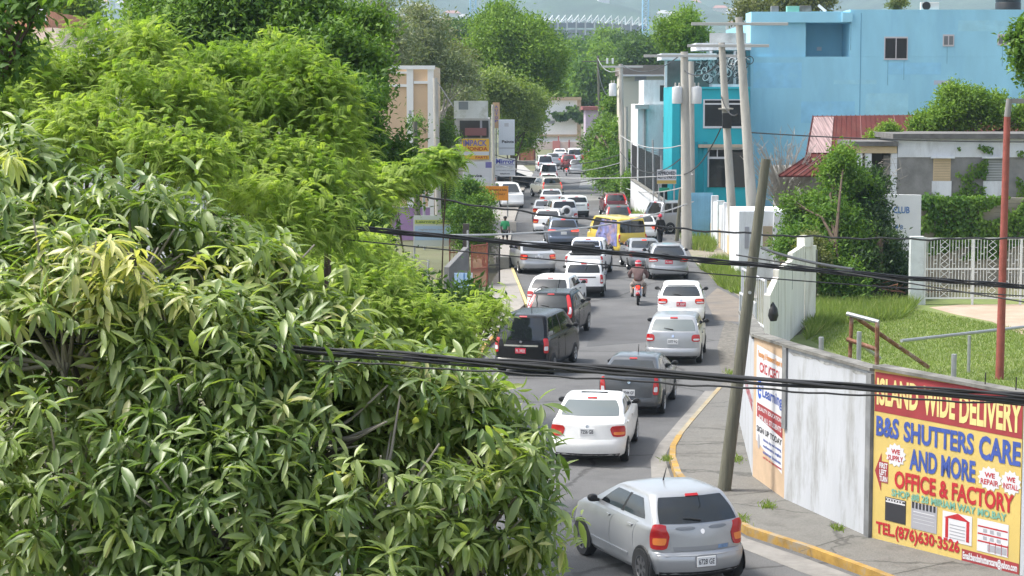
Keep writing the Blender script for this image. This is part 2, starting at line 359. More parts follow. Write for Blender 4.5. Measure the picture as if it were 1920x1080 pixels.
sheet('pavement', [k + Vector((.03, .0, 0)) for k in KB] + [P(1372, 705), P(1384, 760)] + [W[k] + Vector((.3, .2, 0)) for k in ('w0', 'w1', 'w2', 'w3', 'w4', 'w5')], .145, CONC, -.1)
for a, b in ((1, 9), ):   # expansion joints across the pavement
    JN = mat('joint_dirt', (.07, .068, .06), .95)
    for p, q in (((1500, 1034), (1600, 1003)), ((1300, 935), (1440, 922)), ((1262, 850), (1400, 850)), ((1292, 800), (1385, 806)), ((1640, 1084), (1790, 1052))):
        a_, b_ = P(*p, .145), P(*q, .145); d = (b_ - a_).normalized(); nn = Vector((-d.y, d.x, 0)) * .012; mb = MB(); mb.quad(a_ - nn + Vector((0, 0, .004)), b_ - nn + Vector((0, 0, .004)), b_ + nn + Vector((0, 0, .004)), a_ + nn + Vector((0, 0, .004))); mb.build('pavement_joint', JN, None, kind='structure')
lk = [P(962, 500), P(985, 577), P(950, 610), P(905, 655), P(880, 700), P(850, 780)]
sheet('pavement', [P(936, 512), P(960, 508), P(983, 577), P(948, 610), P(903, 655), P(880, 700), P(830, 780), P(760, 780), P(880, 600)], .14, mat('pale_pavement', (.26, .24, .215), .9, var=.12, scale=1.2, bump=.3, stain=(.15, .14, .12), stain_amt=.7), -.1)
rib('kerb', [P(958, 508), P(985, 577)][::-1], -.0, .12, -.1, .16, mat('faded_yellow_kerb', (.50, .40, .18), .85, var=.2, scale=4))
rib('kerb', [P(950, 610), P(905, 655), P(880, 700)][::-1], 0, .12, -.1, .16, KERBY)
sheet('pavement', [P(930, 505), P(955, 497), P(957, 455), P(962, 425), P(985, 350), P(955, 350), P(930, 400), P(920, 460)], .10, mat('pale_pavement', (.4, .37, .33)), -.1)
sheet('forecourt', [P(870, 412), P(968, 396), P(985, 352), P(1000, 325), P(975, 305), P(900, 330)], .014, mat('forecourt_concrete', (.30, .29, .27), .9, var=.2, scale=.5), -.1)
sheet('pavement', [P(1118, 310), P(1140, 342), P(1172, 372), P(1186, 372), P(1155, 342), P(1128, 310)], .13, CONC, -.1)
sheet('forecourt', [P(1232, 410), P(1285, 455), P(1310, 450), P(1300, 420), P(1262, 400)], .012, CONC, -.1)
sheet('verge', [P(1285, 455), P(1300, 488), P(1335, 522), P(1392, 560), P(1420, 560), P(1400, 500), P(1330, 440), P(1305, 440)], .02, mat('verge_dirt', (.23, .20, .16), .95, var=.2, scale=1.5, stain=(.11, .15, .05), stain_amt=.8, stain_scale=.5), -.1)
GRIT = mat('grit', (.115, .108, .095), .95, var=.4, scale=6, bump=.6, stain=(.20, .185, .16), stain_amt=.8, stain_scale=3)
sheet('grit_strip', [P(1388, 700), P(1376, 660), P(1385, 610), P(1360, 600), P(1345, 650), P(1352, 700), P(1362, 735), P(1380, 745)], .004, GRIT, -.02)
sheet('dirt_apron', [P(1392, 604), P(1396, 566), P(1345, 540), P(1322, 560), P(1340, 600)], .005, mat('apron_dirt', (.17, .145, .12), .95, var=.2, scale=1.5, stain=(.11, .105, .10), stain_amt=.8, stain_scale=.8), -.02)
sheet('gutter', [P(1330, 966), P(1400, 1010), P(1510, 1047), P(1620, 1088), P(1700, 1120), P(1660, 1130), P(1500, 1072), P(1395, 1030), P(1335, 990)], .006, GUTT, -.02)
# the field behind the painted wall
sheet('lawn', [W['w1'] + Vector((1.2, .5, 0)), P(1445, 640), P(1500, 628), P(1525, 612), P(1530, 560), P(1700, 560), P(2300, 560), (40, 40), W['w5'] + Vector((1.5, 1.5, 0)), W['w4'] + Vector((.5, .5, 0)), W['w3'] + Vector((.5, .5, 0))], .015, LAWN, -.1)
sheet('dirt_track', [P(1742, 577), P(1800, 572), P(2100, 570), P(2100, 660), P(1925, 632), P(1860, 604), P(1790, 590)], .020, DIRT, -.02)
# ------------------------------------------------------------------ vehicles
def paint(name, col, metal=0.0, rough=.32): return mat('paint_' + name, col, rough, var=.05, scale=1.6, metal=metal, spec=.5, coat=.55, stain=(.30, .28, .25), stain_amt=.10, stain_scale=1.1)
WHITE = paint('white', (.78, .78, .77)); SILVER = paint('silver', (.37, .38, .395), .45, .34); GREY = paint('graphite', (.075, .08, .088), .45)
BLACK = mat('paint_black', (.006, .006, .008), .22, spec=.3); SLATE = paint('slate', (.14, .17, .23), .4); YELLOW = paint('taxi_yellow', (.56, .42, .05))
CHAMP = paint('champagne', (.52, .49, .42), .3); MAROON = paint('maroon', (.12, .015, .02), .2); RED = paint('red', (.45, .03, .03), .1); PEARL = paint('pearl', (.56, .575, .59), .2)
CARBLUE = paint('pale_grey', (.27, .285, .30), .4)
GLASS = mat('car_glass', (.012, .015, .017), .04, spec=.8); GLASS_L = mat('car_glass_pale', (.12, .14, .14), .05, spec=.9)
TRIM = mat('black_trim', (.012, .012, .013), .55); TYRE = mat('tyre_rubber', (.018, .018, .019), .85, var=.3, scale=9)
ALLOY = mat('alloy_rim', (.55, .56, .57), .35, metal=.7); STEEL = mat('steel_rim', (.10, .10, .105), .5, metal=.3)
REDLENS = mat('red_lens', (.42, .012, .014), .15, spec=.7); LIT = mat('lit_brake_lens', (.60, .03, .02), .2, emit=.55, ecol=(1, .07, .03)); AMBER = mat('amber_lens', (.75, .22, .05), .2)
CLEAR = mat('clear_lens', (.62, .62, .64), .15, spec=.7); PLW = mat('plate_white', (.72, .72, .72), .4); PLR = mat('plate_red', (.55, .02, .05), .4)
INK = mat('plate_ink', (.02, .02, .03), .5); CHROME = mat('chrome', (.7, .7, .72), .15, metal=1); PRIMER = mat('bare_primer_patch', (.20, .215, .235), .6); DENT = mat('scuffed_blue_paint', (.16, .26, .42), .6, var=.4, scale=12)

def rows_of(L, W, H, belt=.93, ledge=.62, trunk=0.0, rake=.4, hood=1.05, rakef=.8, tum=.15, zb=.20, rc=.22, tuck=.06, droprear=0.0, roofrear=.0, square=0.0, hz=None):
    h, w = L / 2, W / 2; hz = hz or belt - .12
    R_ = [(zb, -h + .16, h - .25, w - .10, rc), (zb + .08, -h + .05, h - .08, w - .035, rc), (ledge - .16, -h + .0, h, w - .015, rc), (ledge - .03, -h + .01, h - .01, w, rc), (ledge + .02, -h + tuck, h - .05, w, rc * .9),
          (hz, -h + tuck + .03, h - .16, w - .005, rc * .8)]
    if trunk:
        R_ += [(belt, -h + tuck + .05, h - .5, w - .03, .14), (belt + .035, -h + trunk * .55, h - hood * .8, w - .05, .14), (belt + .07, -h + trunk, h - hood, w - .075, .14)]
        g0 = belt + .07
    else:
        R_ += [(belt, -h + tuck + .06, h - .5, w - .025, .14), (belt + .03, -h + tuck + .075, h - hood * .8, w - .04, .14), (belt + .06, -h + tuck + .09, h - hood, w - .055, .13)]
        g0 = belt + .06
    yr, yf, wr_ = -h + max(trunk, tuck + .09) + rake, h - hood - rakef, w - tum
    g1 = H - .085
    R_ += [((g0 + g1) / 2, -h + max(trunk, tuck + .09) + rake * .45, h - hood - rakef * .5, (w - .06 + wr_) / 2 + .015, .13), (g1, yr - roofrear, yf, wr_, .14), (H - .04, yr - roofrear + .05, yf - .10, wr_ - .05, .15), (H - .012, yr - roofrear + .16, yf - .28, wr_ - .16, .16), (H, yr + .38, yf - .6, wr_ - .36, .15)]
    return R_, g0, g1
class Shape:
    def __init__(s, rows, bul=.07, sb=.02): s.r = rows; s.bul, s.sb = bul, sb; s.z = np.array([q[0] for q in rows]); s.a = np.array(rows, float)
    def row(s, z): return [np.interp(z, s.z, s.a[:, k]) for k in range(5)]
    def __call__(s, z, q):
        z = min(max(z, s.z[0]), s.z[-1]); _, yr, yf, w, r = s.row(z); b = s.bul
        if q < -1: q += 12
        if q <= 1: return Vector((q * (w - r), yr + b * q * q, z))
        if q <= 2: a = (q - 1) * math.pi / 2; return Vector((w - r + r * math.sin(a), yr + b + r - r * math.cos(a), z))
        if q <= 4: f = (q - 2) / 2; return Vector((w + s.sb * (1 - (2 * f - 1) ** 2), (yr + b + r) * (1 - f) + (yf - b - r) * f, z))
        if q <= 5: a = (q - 4) * math.pi / 2; return Vector((w - r + r * math.cos(a), yf - b - r + r * math.sin(a), z))
        if q <= 7: f = 6 - q; return Vector((f * (w - r), yf - b * f * f, z))
        p = s(z, 12 - q); return Vector((-p.x, p.y, p.z))
    def n(s, z, q):
        e = .015; a = s(z, q + .02) - s(z, q - .02); z0, z1 = max(z - e, s.z[0]), min(z + e, s.z[-1]); b = s(z1, q) - s(z0, q)
        return a.cross(b).normalized()
    def patch(s, mb, c, off=.004, nq=6, nz=5, th=.012, rnd=0.0, mi=0):
        """c: four (z, q) corners BL, BR, TR, TL; a thin shell lying on the body"""
        g = []
        for j in range(nz + 1):
            for i in range(nq + 1):
                a, b = i / nq, j / nz
                if rnd:
                    A, B = 2 * a - 1, 2 * b - 1; k = rnd * .3
                    a, b = (A * (1 - k * B * B * B * B) + 1) / 2, (B * (1 - k * A ** 4) + 1) / 2
                z = (c[0][0] * (1 - a) + c[1][0] * a) * (1 - b) + (c[3][0] * (1 - a) + c[2][0] * a) * b
                q = (c[0][1] * (1 - a) + c[1][1] * a) * (1 - b) + (c[3][1] * (1 - a) + c[2][1] * a) * b
                g.append((s(z, q), s.n(z, q)))
        W = nq + 1; top = [p + n * off for p, n in g]; bot = [p + n * (off - th) for p, n in g]
        fs = [(j * W + i, j * W + i + 1, (j + 1) * W + i + 1, (j + 1) * W + i) for j in range(nz) for i in range(nq)]
        ed = [i for i in range(W)] + [j * W + nq for j in range(1, nz + 1)] + [nz * W + i for i in range(nq - 1, -1, -1)] + [j * W for j in range(nz - 1, 0, -1)]
        N = len(g); mb.add(top + bot, fs, mi, True)
        mb.add(top + bot, [(ed[k], ed[k] + N, ed[(k + 1) % len(ed)] + N, ed[(k + 1) % len(ed)]) for k in range(len(ed))], mi)
        return mb
QS = [-1 + 2 * i / 8 for i in range(9)] + [1 + i / 4 for i in range(1, 5)] + [2 + i / 6 for i in range(1, 13)] + [4 + i / 4 for i in range(1, 5)] + [5 + i / 4 for i in range(1, 9)] + [7 + i / 4 for i in range(1, 5)] + [8 + i / 6 for i in range(1, 13)] + [10 + i / 4 for i in range(1, 4)]
def shell_mesh(s, mb, mi=0, sub=2):
    zs = []
    for a, b in zip(s.z[:-1], s.z[1:]): zs += [a + (b - a) * k / sub for k in range(sub)]
    zs.append(s.z[-1]); n = len(QS); vs = [s(z, q) for z in zs for q in QS]
    fs = [(j * n + i, j * n + (i + 1) % n, (j + 1) * n + (i + 1) % n, (j + 1) * n + i) for j in range(len(zs) - 1) for i in range(n)]
    mb.add(vs, fs, mi, True); e = (len(zs) - 1) * n
    mb.add(vs, [list(range(n))[::-1], list(range(e, e + n))], mi, True)
def wheel(root, x, y, r, w, rim, detail, sgn):
    wh = MB(); wh.lathe([(r * .60, 0), (r * .62, -w / 2), (r * .93, -w / 2), (r, -w * .36), (r, w * .36), (r * .93, w / 2), (r * .62, w / 2), (r * .60, 0)], 24, axis='x', caps=False)
    o = wh.build('wheel', TYRE, root); o.location = (x, y, r)
    m = MB(); e = sgn * w / 2
    m.lathe([(.001, e * .78), (r * .16, e * .86), (r * .17, e * .66), (r * .5, e * .5), (r * .58, e * .98), (r * .64, e * 1.0), (r * .64, -e * .2)][::(1 if sgn > 0 else -1)], 24, axis='x', mi=0)
    if detail:
        for k in range(7 if rim is STEEL else 5):
            a = 2 * math.pi * k / (7 if rim is STEEL else 5); M = Matrix.Rotation(a, 3, 'X')
            m.box(M @ Vector((e * .8, 0, r * .38)), (w * .10, r * (.2 if rim is STEEL else .15), r * .48), 0, M)
        for k in range(5):
            a = 2 * math.pi * (k + .5) / 5; m.lathe([(r * .09, 0), (r * .09, .004)], 8, (e * .74, r * .40 * math.cos(a), r * .40 * math.sin(a)), 'x', 1)
    m.build('rim', [rim, TRIM], o)
    return o
def car(name, label, cat, x, y, yaw, col, kind, near=1, scale=1.0, plate=None, ptxt=None, lit=False, rim=ALLOY, group='vehicles in the traffic jam', loc=None, glass=None, **kw):
    """x, y: pixel of the ground under the middle of the rear axle; yaw in degrees, clockwise seen from above"""
    S = dict(KINDS[kind]); S.update(kw); g = S.pop
    wr, wb, ro = g('wr', .30), g('wb', 2.55), g('ro', .72); tl = g('tl'); gz = g('gz', None); ex = g('ex', ()); pz = g('pz', .80); hb = g('hb', True); dl = g('dl', (2.12, 2.9, 3.0, 3.72)); bul = g('bul', .07); gq = g('gq', 1.22)
    glass = glass or GLASS
    rows, g0, g1 = rows_of(**S); L, W, H = S['L'], S['W'], S['H']; s = Shape(rows, bul); h = L / 2
    ya = -h + ro; th = -R(yaw); loc = loc if loc is not None else P(x, y)
    fw = Vector((-math.sin(th), math.cos(th), 0)); root = empty(name, loc - fw * ya * scale, th, label, cat, group); root.scale = (scale,) * 3
    bd = MB(); shell_mesh(s, bd); bd.build('body', col, root, angle=32)
    gb, gt = (gz or (g0 + .02, g1 - .02))
    def part(nm, cs, m, off=.005, **k):
        mb = MB()
        for c in (cs if isinstance(cs, list) else [cs]): s.patch(mb, c, off, **k)
        return mb.build(nm, m, root, angle=50)
    rw = part('rear_window', ((gb, -gq), (gb, gq), (gt, gq * .96), (gt, -gq * .96)), glass, nq=16, nz=6, rnd=.18)
    part('windshield', ((gb, 5.05), (gb, 6.95), (gt, 6.95), (gt, 5.05)), glass, nq=8, rnd=.2)
    for sg in (1, -1):
        part('side_window', ((g0 + .03, sg * dl[0]), (g0 + .03, sg * dl[1]), (g1 - .03, sg * (dl[1] - .02)), (g1 - .03, sg * (dl[0] + .06))), GLASS, rnd=.15)
        part('side_window', ((g0 + .03, sg * dl[2]), (g0 + .03, sg * dl[3]), (g1 - .03, sg * (dl[3] + .05)), (g1 - .03, sg * dl[2])), GLASS, rnd=.1)
        if near: part('pillar', ((g0 + .02, sg * (dl[1] - .02)), (g0 + .02, sg * (dl[2] + .02)), (g1 - .02, sg * (dl[2] + .02)), (g1 - .02, sg * (dl[1] - .05))), TRIM, off=.003)
        if len(dl) > 4: part('side_window', ((g0 + .03, sg * dl[4]), (g0 + .03, sg * dl[5]), (g1 - .03, sg * dl[5]), (g1 - .03, sg * dl[4])), GLASS)
        z0, z1, q0, q1, sl = tl
        t = part('tail_light', ((z0, sg * (q0 + sl)), (z0, sg * q1), (z1, sg * q1), (z1, sg * q0)), LIT if lit == 2 else REDLENS, off=.014, nq=6, nz=6, rnd=.35 if near else .2, th=.03)
        if near:
            qm, zm = (q0 + q1) / 2, (z0 + z1) / 2; mb = MB(); s.patch(mb, ((z0 + (z1 - z0) * .18, sg * (q0 + sl + .06)), (z0 + (z1 - z0) * .18, sg * (q1 - .12)), (zm - .015, sg * (q1 - .12)), (zm - .015, sg * (q0 + .1 + sl / 2))), .018, 5, 3, rnd=.3)
            c = mb.build('lens', S_LENS.get(kind, CLEAR), t)
            if lit: mb = MB(); s.patch(mb, ((zm + .02, sg * (q0 + .12)), (zm + .02, sg * (qm + .1)), (z1 - .05, sg * (qm + .05)), (z1 - .05, sg * (q0 + .1))), .019, 4, 3, rnd=.5); mb.build('lens', LIT, t)
        m = MB(); my = s(g0, 3.0).y * .0 + (s(g0, sg * 3.9).y - .08); mxx = s(g0, sg * 3.5).x
        m.lathe([(.01, -.05), (.075, -.04), (.10, .0), (.085, .05), (.01, .075)], 12, (0, 0, 0), 'y')
        m.v = [(v[0] * .95 + mxx + sg * .11, v[1] + my, v[2] * .70 + g0 + .06) for v in m.v]; m.box((mxx + sg * .05, my, g0 + .02), (.12, .04, .05))
        m.build('side_mirror', TRIM, root)
        for yy in (ya, ya + wb):
            ar = MB(); zc = wr; sx = max(abs(s(zc + wr * .5, sg * 3).x), W / 2)
            ar.lathe([(.01, 0), (wr * 1.11, 0), (wr * 1.15, -.02)][::(1 if sg < 0 else -1)], 26, (sx + .0, yy, zc), 'x'); ar.v = [(sg * v[0] + (sg * .008), v[1], max(v[2], rows[0][0])) for v in ar.v]
            ar.build('arch_shade', TRIM, root)  # black disc on the body side paints the shade of the arch opening
            wheel(root, sg * (sx - .075), yy, wr, .19, rim, near > 1, sg)
        if near:
            zs0, zs1 = rows[1][0] + .10, g0 - .03
            for q0_, q1_ in ((dl[0] + .18, dl[1] + .05), (dl[1] + .07, dl[3] + .02)):
                d = part('door', ((zs0, sg * q0_), (zs0, sg * q1_), (zs1, sg * q1_), (zs1, sg * q0_)), col, off=.007, nq=5, nz=6)
                hd = MB(); s.patch(hd, ((zs1 - .12, sg * (q0_ + .06)), (zs1 - .12, sg * (q0_ + .2)), (zs1 - .08, sg * (q0_ + .2)), (zs1 - .08, sg * (q0_ + .06))), .028, 3, 1, th=.03); hd.build('handle', col if near > 1 else TRIM, d)
    lg = S['ledge']
    bp = part('bumper', ((S.get('zb', .2) + .07, -1.98), (S.get('zb', .2) + .07, 1.98), (lg, 1.98), (lg, -1.98)), S_BUMP.get(kind, col), off=.014, nq=18, nz=5, th=.02)
    if near:
        mb = MB(); s.patch(mb, ((S.get('zb', .2) + .0, -1.5), (S.get('zb', .2) + .0, 1.5), (S.get('zb', .2) + .10, 1.5), (S.get('zb', .2) + .10, -1.5)), .02, 12, 2); mb.build('valance', TRIM, bp)
        tg = part('tailgate', ((lg + .03, -.96), (lg + .03, .96), (g0 - .03, .96), (g0 - .03, -.96)), col, off=.006, nq=10, nz=5)
        if near > 1:
            em = MB(); s.patch(em, ((g0 - .17, -.06), (g0 - .17, .06), (g0 - .09, .06), (g0 - .09, -.06)), .012, 4, 4, rnd=1); em.build('emblem', CHROME, tg)
    if plate is not None:
        p = MB(); y0 = s(pz, 0).y; p.box((0, y0 - .016, pz), (.335, .016, .165)); pm = p.build('number_plate', plate, root, bevel=.006)
        fr = Frame((-.5, y0 - .016, 0), (.5, y0 - .016, 0)); b = MB()
        if ptxt: letter(b, fr, ptxt, .36, .64, pz - .045, pz + .045, .0105, bold=.015); b.build('lettering', INK if plate is PLW else PLW, pm)
    if hb:
        m = MB(); s.patch(m, ((g1 + .005, -.22), (g1 + .005, .22), (g1 + .035, .22), (g1 + .035, -.22)), .02, 4, 1, th=.03); m.build('brake_light', LIT if lit else REDLENS, root)
    if 'spoiler' in ex:
        m = MB(); s.patch(m, ((g1 + .0, -1.0), (g1 + .0, 1.0), (g1 + .05, 1.0), (g1 + .05, -1.0)), .06, 10, 1, th=.09); m.build('spoiler', col, root, angle=60)
    if 'wiper' in ex:
        m = MB(); m.tube([s(gb + .03, 0) + s.n(gb + .03, 0) * .02, s(gb + .07, -.45) + s.n(gb + .07, -.4) * .03], [.016, .008], 6); m.build('wiper', TRIM, root)
    if 'antenna' in ex:
        m = MB(); y0 = rows[-2][1] + (.9 if near > 1 else .3); m.tube([(0, y0, H - .01), (0.02, y0 - .08, H + .22)], [.014, .006], 6); m.build('antenna', TRIM, root)
    if 'rails' in ex:
        for sg in (1, -1):
            m = MB(); xx = sg * (rows[-4][3] - .06); m.tube([(xx, rows[-3][1] + .15, H - .05), (xx, rows[-3][1] + .3, H + .03), (xx, rows[-3][2] - .5, H + .03), (xx, rows[-3][2] - .35, H - .05)], .018, 6); m.build('roof_rail', ALLOY if col is not BLACK else TRIM, root)
    if 'strip' in ex:
        m = MB(); s.patch(m, ((pz + .13, -.75), (pz + .13, .75), (pz + .18, .75), (pz + .18, -.75)), .014, 6, 1); m.build('trim_strip', CHROME if col is BLACK else TRIM, root)
    if 'cover' in ex:
        m = MB(); yb = s(.95, 0).y; m.lathe([(.29, -.17), (.34, -.14), (.34, .02), (.3, .05)][::-1], 26, (.10, yb - .03, 1.02), 'y'); t = m.build('spare_wheel_cover', WHITE, root)
        m = MB(); m.lathe([(.12, -.176), (.16, -.178), (.2, -.176)][::-1], 20, (.10, yb - .03, 1.02), 'y'); m.build('emblem', GREY, t)
    root['_s'] = 0; del root['_s']
    return root, s, dict(g0=g0, g1=g1, rows=rows, h=h, W=W, H=H)
S_LENS = {'prius': CLEAR, 'swift': AMBER, 'sedan': AMBER, 'yaris': AMBER, 'noah': CLEAR}
S_BUMP = {'probox': TRIM}
KINDS = {
 'swift': dict(L=3.70, W=1.69, H=1.51, belt=1.0, ledge=.60, rake=.34, hood=.85, rakef=.75, tum=.17, rc=.34, tuck=.10, wb=2.39, ro=.62, wr=.315, tl=(.66, 1.06, .84, 1.72, .26), gz=(1.06, 1.43), dl=(2.16, 2.93, 3.0, 3.80), pz=.47, ex=('wiper', 'antenna'), bul=.10),
 'sedan': dict(L=4.40, W=1.695, H=1.46, belt=.97, ledge=.60, trunk=.62, rake=.62, hood=1.05, rakef=.85, tum=.19, tuck=.05, rc=.30, wb=2.60, ro=.95, wr=.30, tl=(.68, .93, .80, 1.85, .16), dl=(2.05, 2.85, 2.93, 3.78), pz=.80, ex=(), bul=.09),
 'yaris': dict(L=4.30, W=1.69, H=1.46, belt=.99, ledge=.60, trunk=.50, rake=.66, hood=.95, rakef=.9, tum=.20, tuck=.05, rc=.32, wb=2.55, ro=.92, wr=.30, tl=(.70, .95, .82, 1.8, .12), dl=(2.08, 2.85, 2.93, 3.78), pz=.80, ex=(), bul=.10),
 'wagon': dict(L=4.40, W=1.695, H=1.49, belt=.98, ledge=.52, rake=.42, hood=1.0, rakef=.8, tum=.17, tuck=.07, rc=.24, wb=2.55, ro=.85, wr=.30, tl=(.74, .96, .86, 1.7, .04), dl=(2.3, 2.95, 3.02, 3.75, 2.03, 2.25), pz=.74, ex=('wiper',)),
 'crossover': dict(L=4.35, W=1.70, H=1.50, belt=1.0, ledge=.62, rake=.50, hood=1.0, rakef=.8, tum=.20, tuck=.06, rc=.30, wb=2.55, ro=.85, wr=.31, tl=(.80, 1.0, .72, 1.75, .16), dl=(2.3, 2.95, 3.02, 3.75), pz=.80, ex=('wiper', 'spoiler')),
 'suv': dict(L=4.50, W=1.80, H=1.68, belt=1.10, ledge=.66, rake=.38, hood=1.0, rakef=.75, tum=.19, tuck=.07, rc=.26, wb=2.62, ro=.90, wr=.35, tl=(.82, 1.60, .92, 1.45, .02), dl=(2.35, 2.95, 3.02, 3.72, 2.06, 2.28), pz=.86, zb=.26, ex=('wiper', 'rails', 'antenna')),
 'offroad': dict(L=3.95, W=1.72, H=1.70, belt=1.12, ledge=.62, rake=.16, hood=1.0, rakef=.55, tum=.15, tuck=.06, rc=.14, wb=2.4, ro=.75, wr=.34, tl=(.66, .86, .82, 1.5, .0), dl=(2.1, 2.9, 3.0, 3.7), pz=.55, zb=.28, ex=('cover',)),
 'noah': dict(L=4.60, W=1.695, H=1.85, belt=1.12, ledge=.52, rake=.24, hood=.62, rakef=.95, tum=.15, tuck=.06, rc=.16, wb=2.825, ro=.85, wr=.31, tl=(.72, 1.16, 1.0, 1.75, .0), dl=(2.42, 2.95, 3.0, 3.68, 2.04, 2.38), pz=.78, gz=(1.10, 1.76), ex=('strip', 'antenna')),
 'van': dict(L=4.70, W=1.695, H=1.98, belt=1.12, ledge=.50, rake=.10, hood=.22, rakef=.62, tum=.11, tuck=.05, rc=.14, wb=2.57, ro=1.1, wr=.31, tl=(.72, 1.12, 1.0, 1.45, .0), dl=(2.5, 2.98, 3.04, 3.80, 2.06, 2.46), pz=.72, gz=(1.20, 1.82), ex=()),
 'probox': dict(L=4.20, W=1.69, H=1.51, belt=.99, ledge=.50, rake=.22, hood=.95, rakef=.75, tum=.13, tuck=.05, rc=.17, wb=2.55, ro=.78, wr=.29, tl=(.62, 1.0, 1.05, 1.65, .0), dl=(2.3, 2.95, 3.02, 3.75, 2.05, 2.26), pz=.74, ex=('strip',)),
 'pickup': dict(L=5.10, W=1.76, H=1.76, belt=1.08, ledge=.58, trunk=1.75, rake=.18, hood=1.15, rakef=.75, tum=.16, tuck=.05, rc=.12, wb=3.0, ro=1.15, wr=.37, tl=(.78, 1.06, 1.0, 1.6, .0), dl=(2.1, 2.9, 3.0, 3.75), pz=.55, zb=.36, ex=()),
 'hatch': dict(L=3.90, W=1.69, H=1.52, belt=1.0, ledge=.56, rake=.40, hood=.85, rakef=.8, tum=.18, tuck=.07, rc=.26, wb=2.45, ro=.70, wr=.295, tl=(.78, 1.02, .95, 1.8, .06), dl=(2.3, 2.95, 3.02, 3.75), pz=.72, ex=('spoiler',)),
 'prius': dict(L=4.40, W=1.70, H=1.53, belt=1.0, ledge=.50, rake=.85, hood=1.0, rakef=.9, tum=.22, tuck=.03, rc=.24, wb=2.55, ro=.85, wr=.31, tl=(.60, 1.06, 1.0, 1.5, .0), dl=(2.3, 2.95, 3.02, 3.75), pz=.66, ex=('antenna',)),
}
# the jam, from the camera outwards
r_, s_, q_ = car('hatchback', 'silver hatchback in front with grey primer patches below its rear window', 'car', 1291, 1090, -21.7, SILVER, 'swift', 2, 1.06, PLW, '6728 GE', 0, STEEL)
for k in (-1, 1):
    m = MB(); s_.patch(m, ((.955, k * .43 - .22), (.955, k * .43 + .22), (1.015, k * .43 + .27), (1.015, k * .43 - .27)), .010, 6, 3, rnd=.8); m.build('primer_patch', PRIMER, r_)
m = MB(); s_.patch(m, ((.625, -.9), (.625, .9), (.70, .92), (.70, -.92)), .009, 8, 2); m.build('garnish', paint('dull_silver', (.26, .27, .29), .3), r_)
m = MB(); s_.patch(m, ((.635, .5), (.635, .86), (.695, .88), (.695, .52)), .012, 5, 2); m.build('scuff', DENT, r_)
m = MB(); s_.patch(m, ((.37, -.40), (.37, .40), (.57, .40), (.57, -.40)), .018, 5, 3, rnd=.3); m.build('plate_recess', paint('dull_silver', (.26, .27, .29), .3), r_)
m = MB(); s_.patch(m, ((.42, 2.5), (.42, 3.55), (.455, 3.55), (.455, 2.5)), .022, 8, 1); m.build('side_moulding', SILVER, r_)
m = MB(); s_.patch(m, ((.42, -2.5), (.42, -3.55), (.455, -3.55), (.455, -2.5)), .022, 8, 1); m.build('side_moulding', SILVER, r_)
car('saloon_car', 'white saloon in the left lane, its trunk nearest the silver hatchback', 'car', 1108, 862, 8, WHITE, 'sedan', 2, 1.0, PLW, '7256 GB', 0, ALLOY, glass=GLASS_L)
car('hatchback', 'dark grey hybrid hatchback with sloping tail and a fin antenna', 'car', 1186, 773, 11, GREY, 'prius', 2, .97, PLW, '9044 GF', 0)
car('estate_car', 'silver estate car with dark lower bumper and white plate, at the right kerb', 'car', 1264, 679, 8, SILVER, 'wagon', 2, 1.0, PLW, '3377 FQ', 0, glass=GLASS_L)
car('minivan', 'black minivan with chrome strip and red plate under the mango branches', 'van', 988, 699, 15, BLACK, 'noah', 2, .98, PLR, 'PL 3922', 0)
car('estate_car', 'white rounded estate car with lit lights and red plate just ahead of the silver estate', 'car', 1277, 607, 5, WHITE, 'crossover', 2, 1.0, PLR, 'PL 0587', 1)
car('suv', 'black sport utility car with tall red tail lights up its rear pillars', 'car', 1036, 634, 11, BLACK, 'suv', 2, .96, PLW, '5510 GA', 0, gq=.95)
car('estate_car', 'white estate car with wide dark rear window, half hidden behind the black sport utility car', 'car', 1034, 590, 11, WHITE, 'wagon', 1, 1.0, PLR, 'PG 4410', 0)
car('estate_car', 'white boxy estate car with black bumper strip and red plate', 'car', 1095, 556, 4, WHITE, 'probox', 1, .97, PLR, 'PE 8001', 0)
pk, ps, pq = car('pickup_truck', 'white pickup truck with a black padded roll bar on its bed', 'truck', 1099, 520, 8, WHITE, 'pickup', 1, 1.0, None, None, 0)
m = MB(); s0 = pq['h']
for k in (-.68, .68): m.tube([(k, -s0 + 1.1, 1.10), (k * .92, -s0 + 1.25, 1.62), (k * .85, -s0 + 1.3, 1.66)], .05, 8)
m.tube([(-.58, -s0 + 1.3, 1.66), (.58, -s0 + 1.3, 1.66)], .05, 8); m.tube([(-.6, -s0 + 1.22, 1.42), (.6, -s0 + 1.22, 1.42)], .035, 8); m.build('roll_bar', CHROME, pk)
m = MB(); m.box((-.1, -s0 + .95, 1.33), (1.0, .5, .5)); m.build('bed_cover', TRIM, pk, bevel=.06)
m = MB(); m.box((0, -s0 + .92, 1.153), (1.45, 1.45, .012)); m.build('bed_shade', TRIM, pk)  # dark sheet on the deck paints the shade of the hollow bed
car('saloon_car', 'silver saloon with lit tail lights at the left kerb beside the pavement', 'car', 1005, 512, -8.5, SILVER, 'yaris', 2, 1.0, PLW, '2290 GC', 1)
car('estate_car', 'silver estate car with red plate in the right lane, just ahead of the motorcyclist', 'car', 1252, 523, 1, SILVER, 'crossover', 2, 1.05, PLR, 'PH 0702', 1, tl=(.80, .98, .74, 1.8, .06))
car('saloon_car', 'grey saloon partly hidden behind the silver estate car with red plate', 'car', 1209, 505, -4, CARBLUE, 'sedan', 1, 1.0, PLW, None, 1)
car('suv', 'slate blue sport utility car with lit tail lights in the left lane', 'car', 1055, 463, -3, SLATE, 'suv', 1, .95, PLW, None, 2, tl=(.92, 1.06, .62, 1.85, .0))
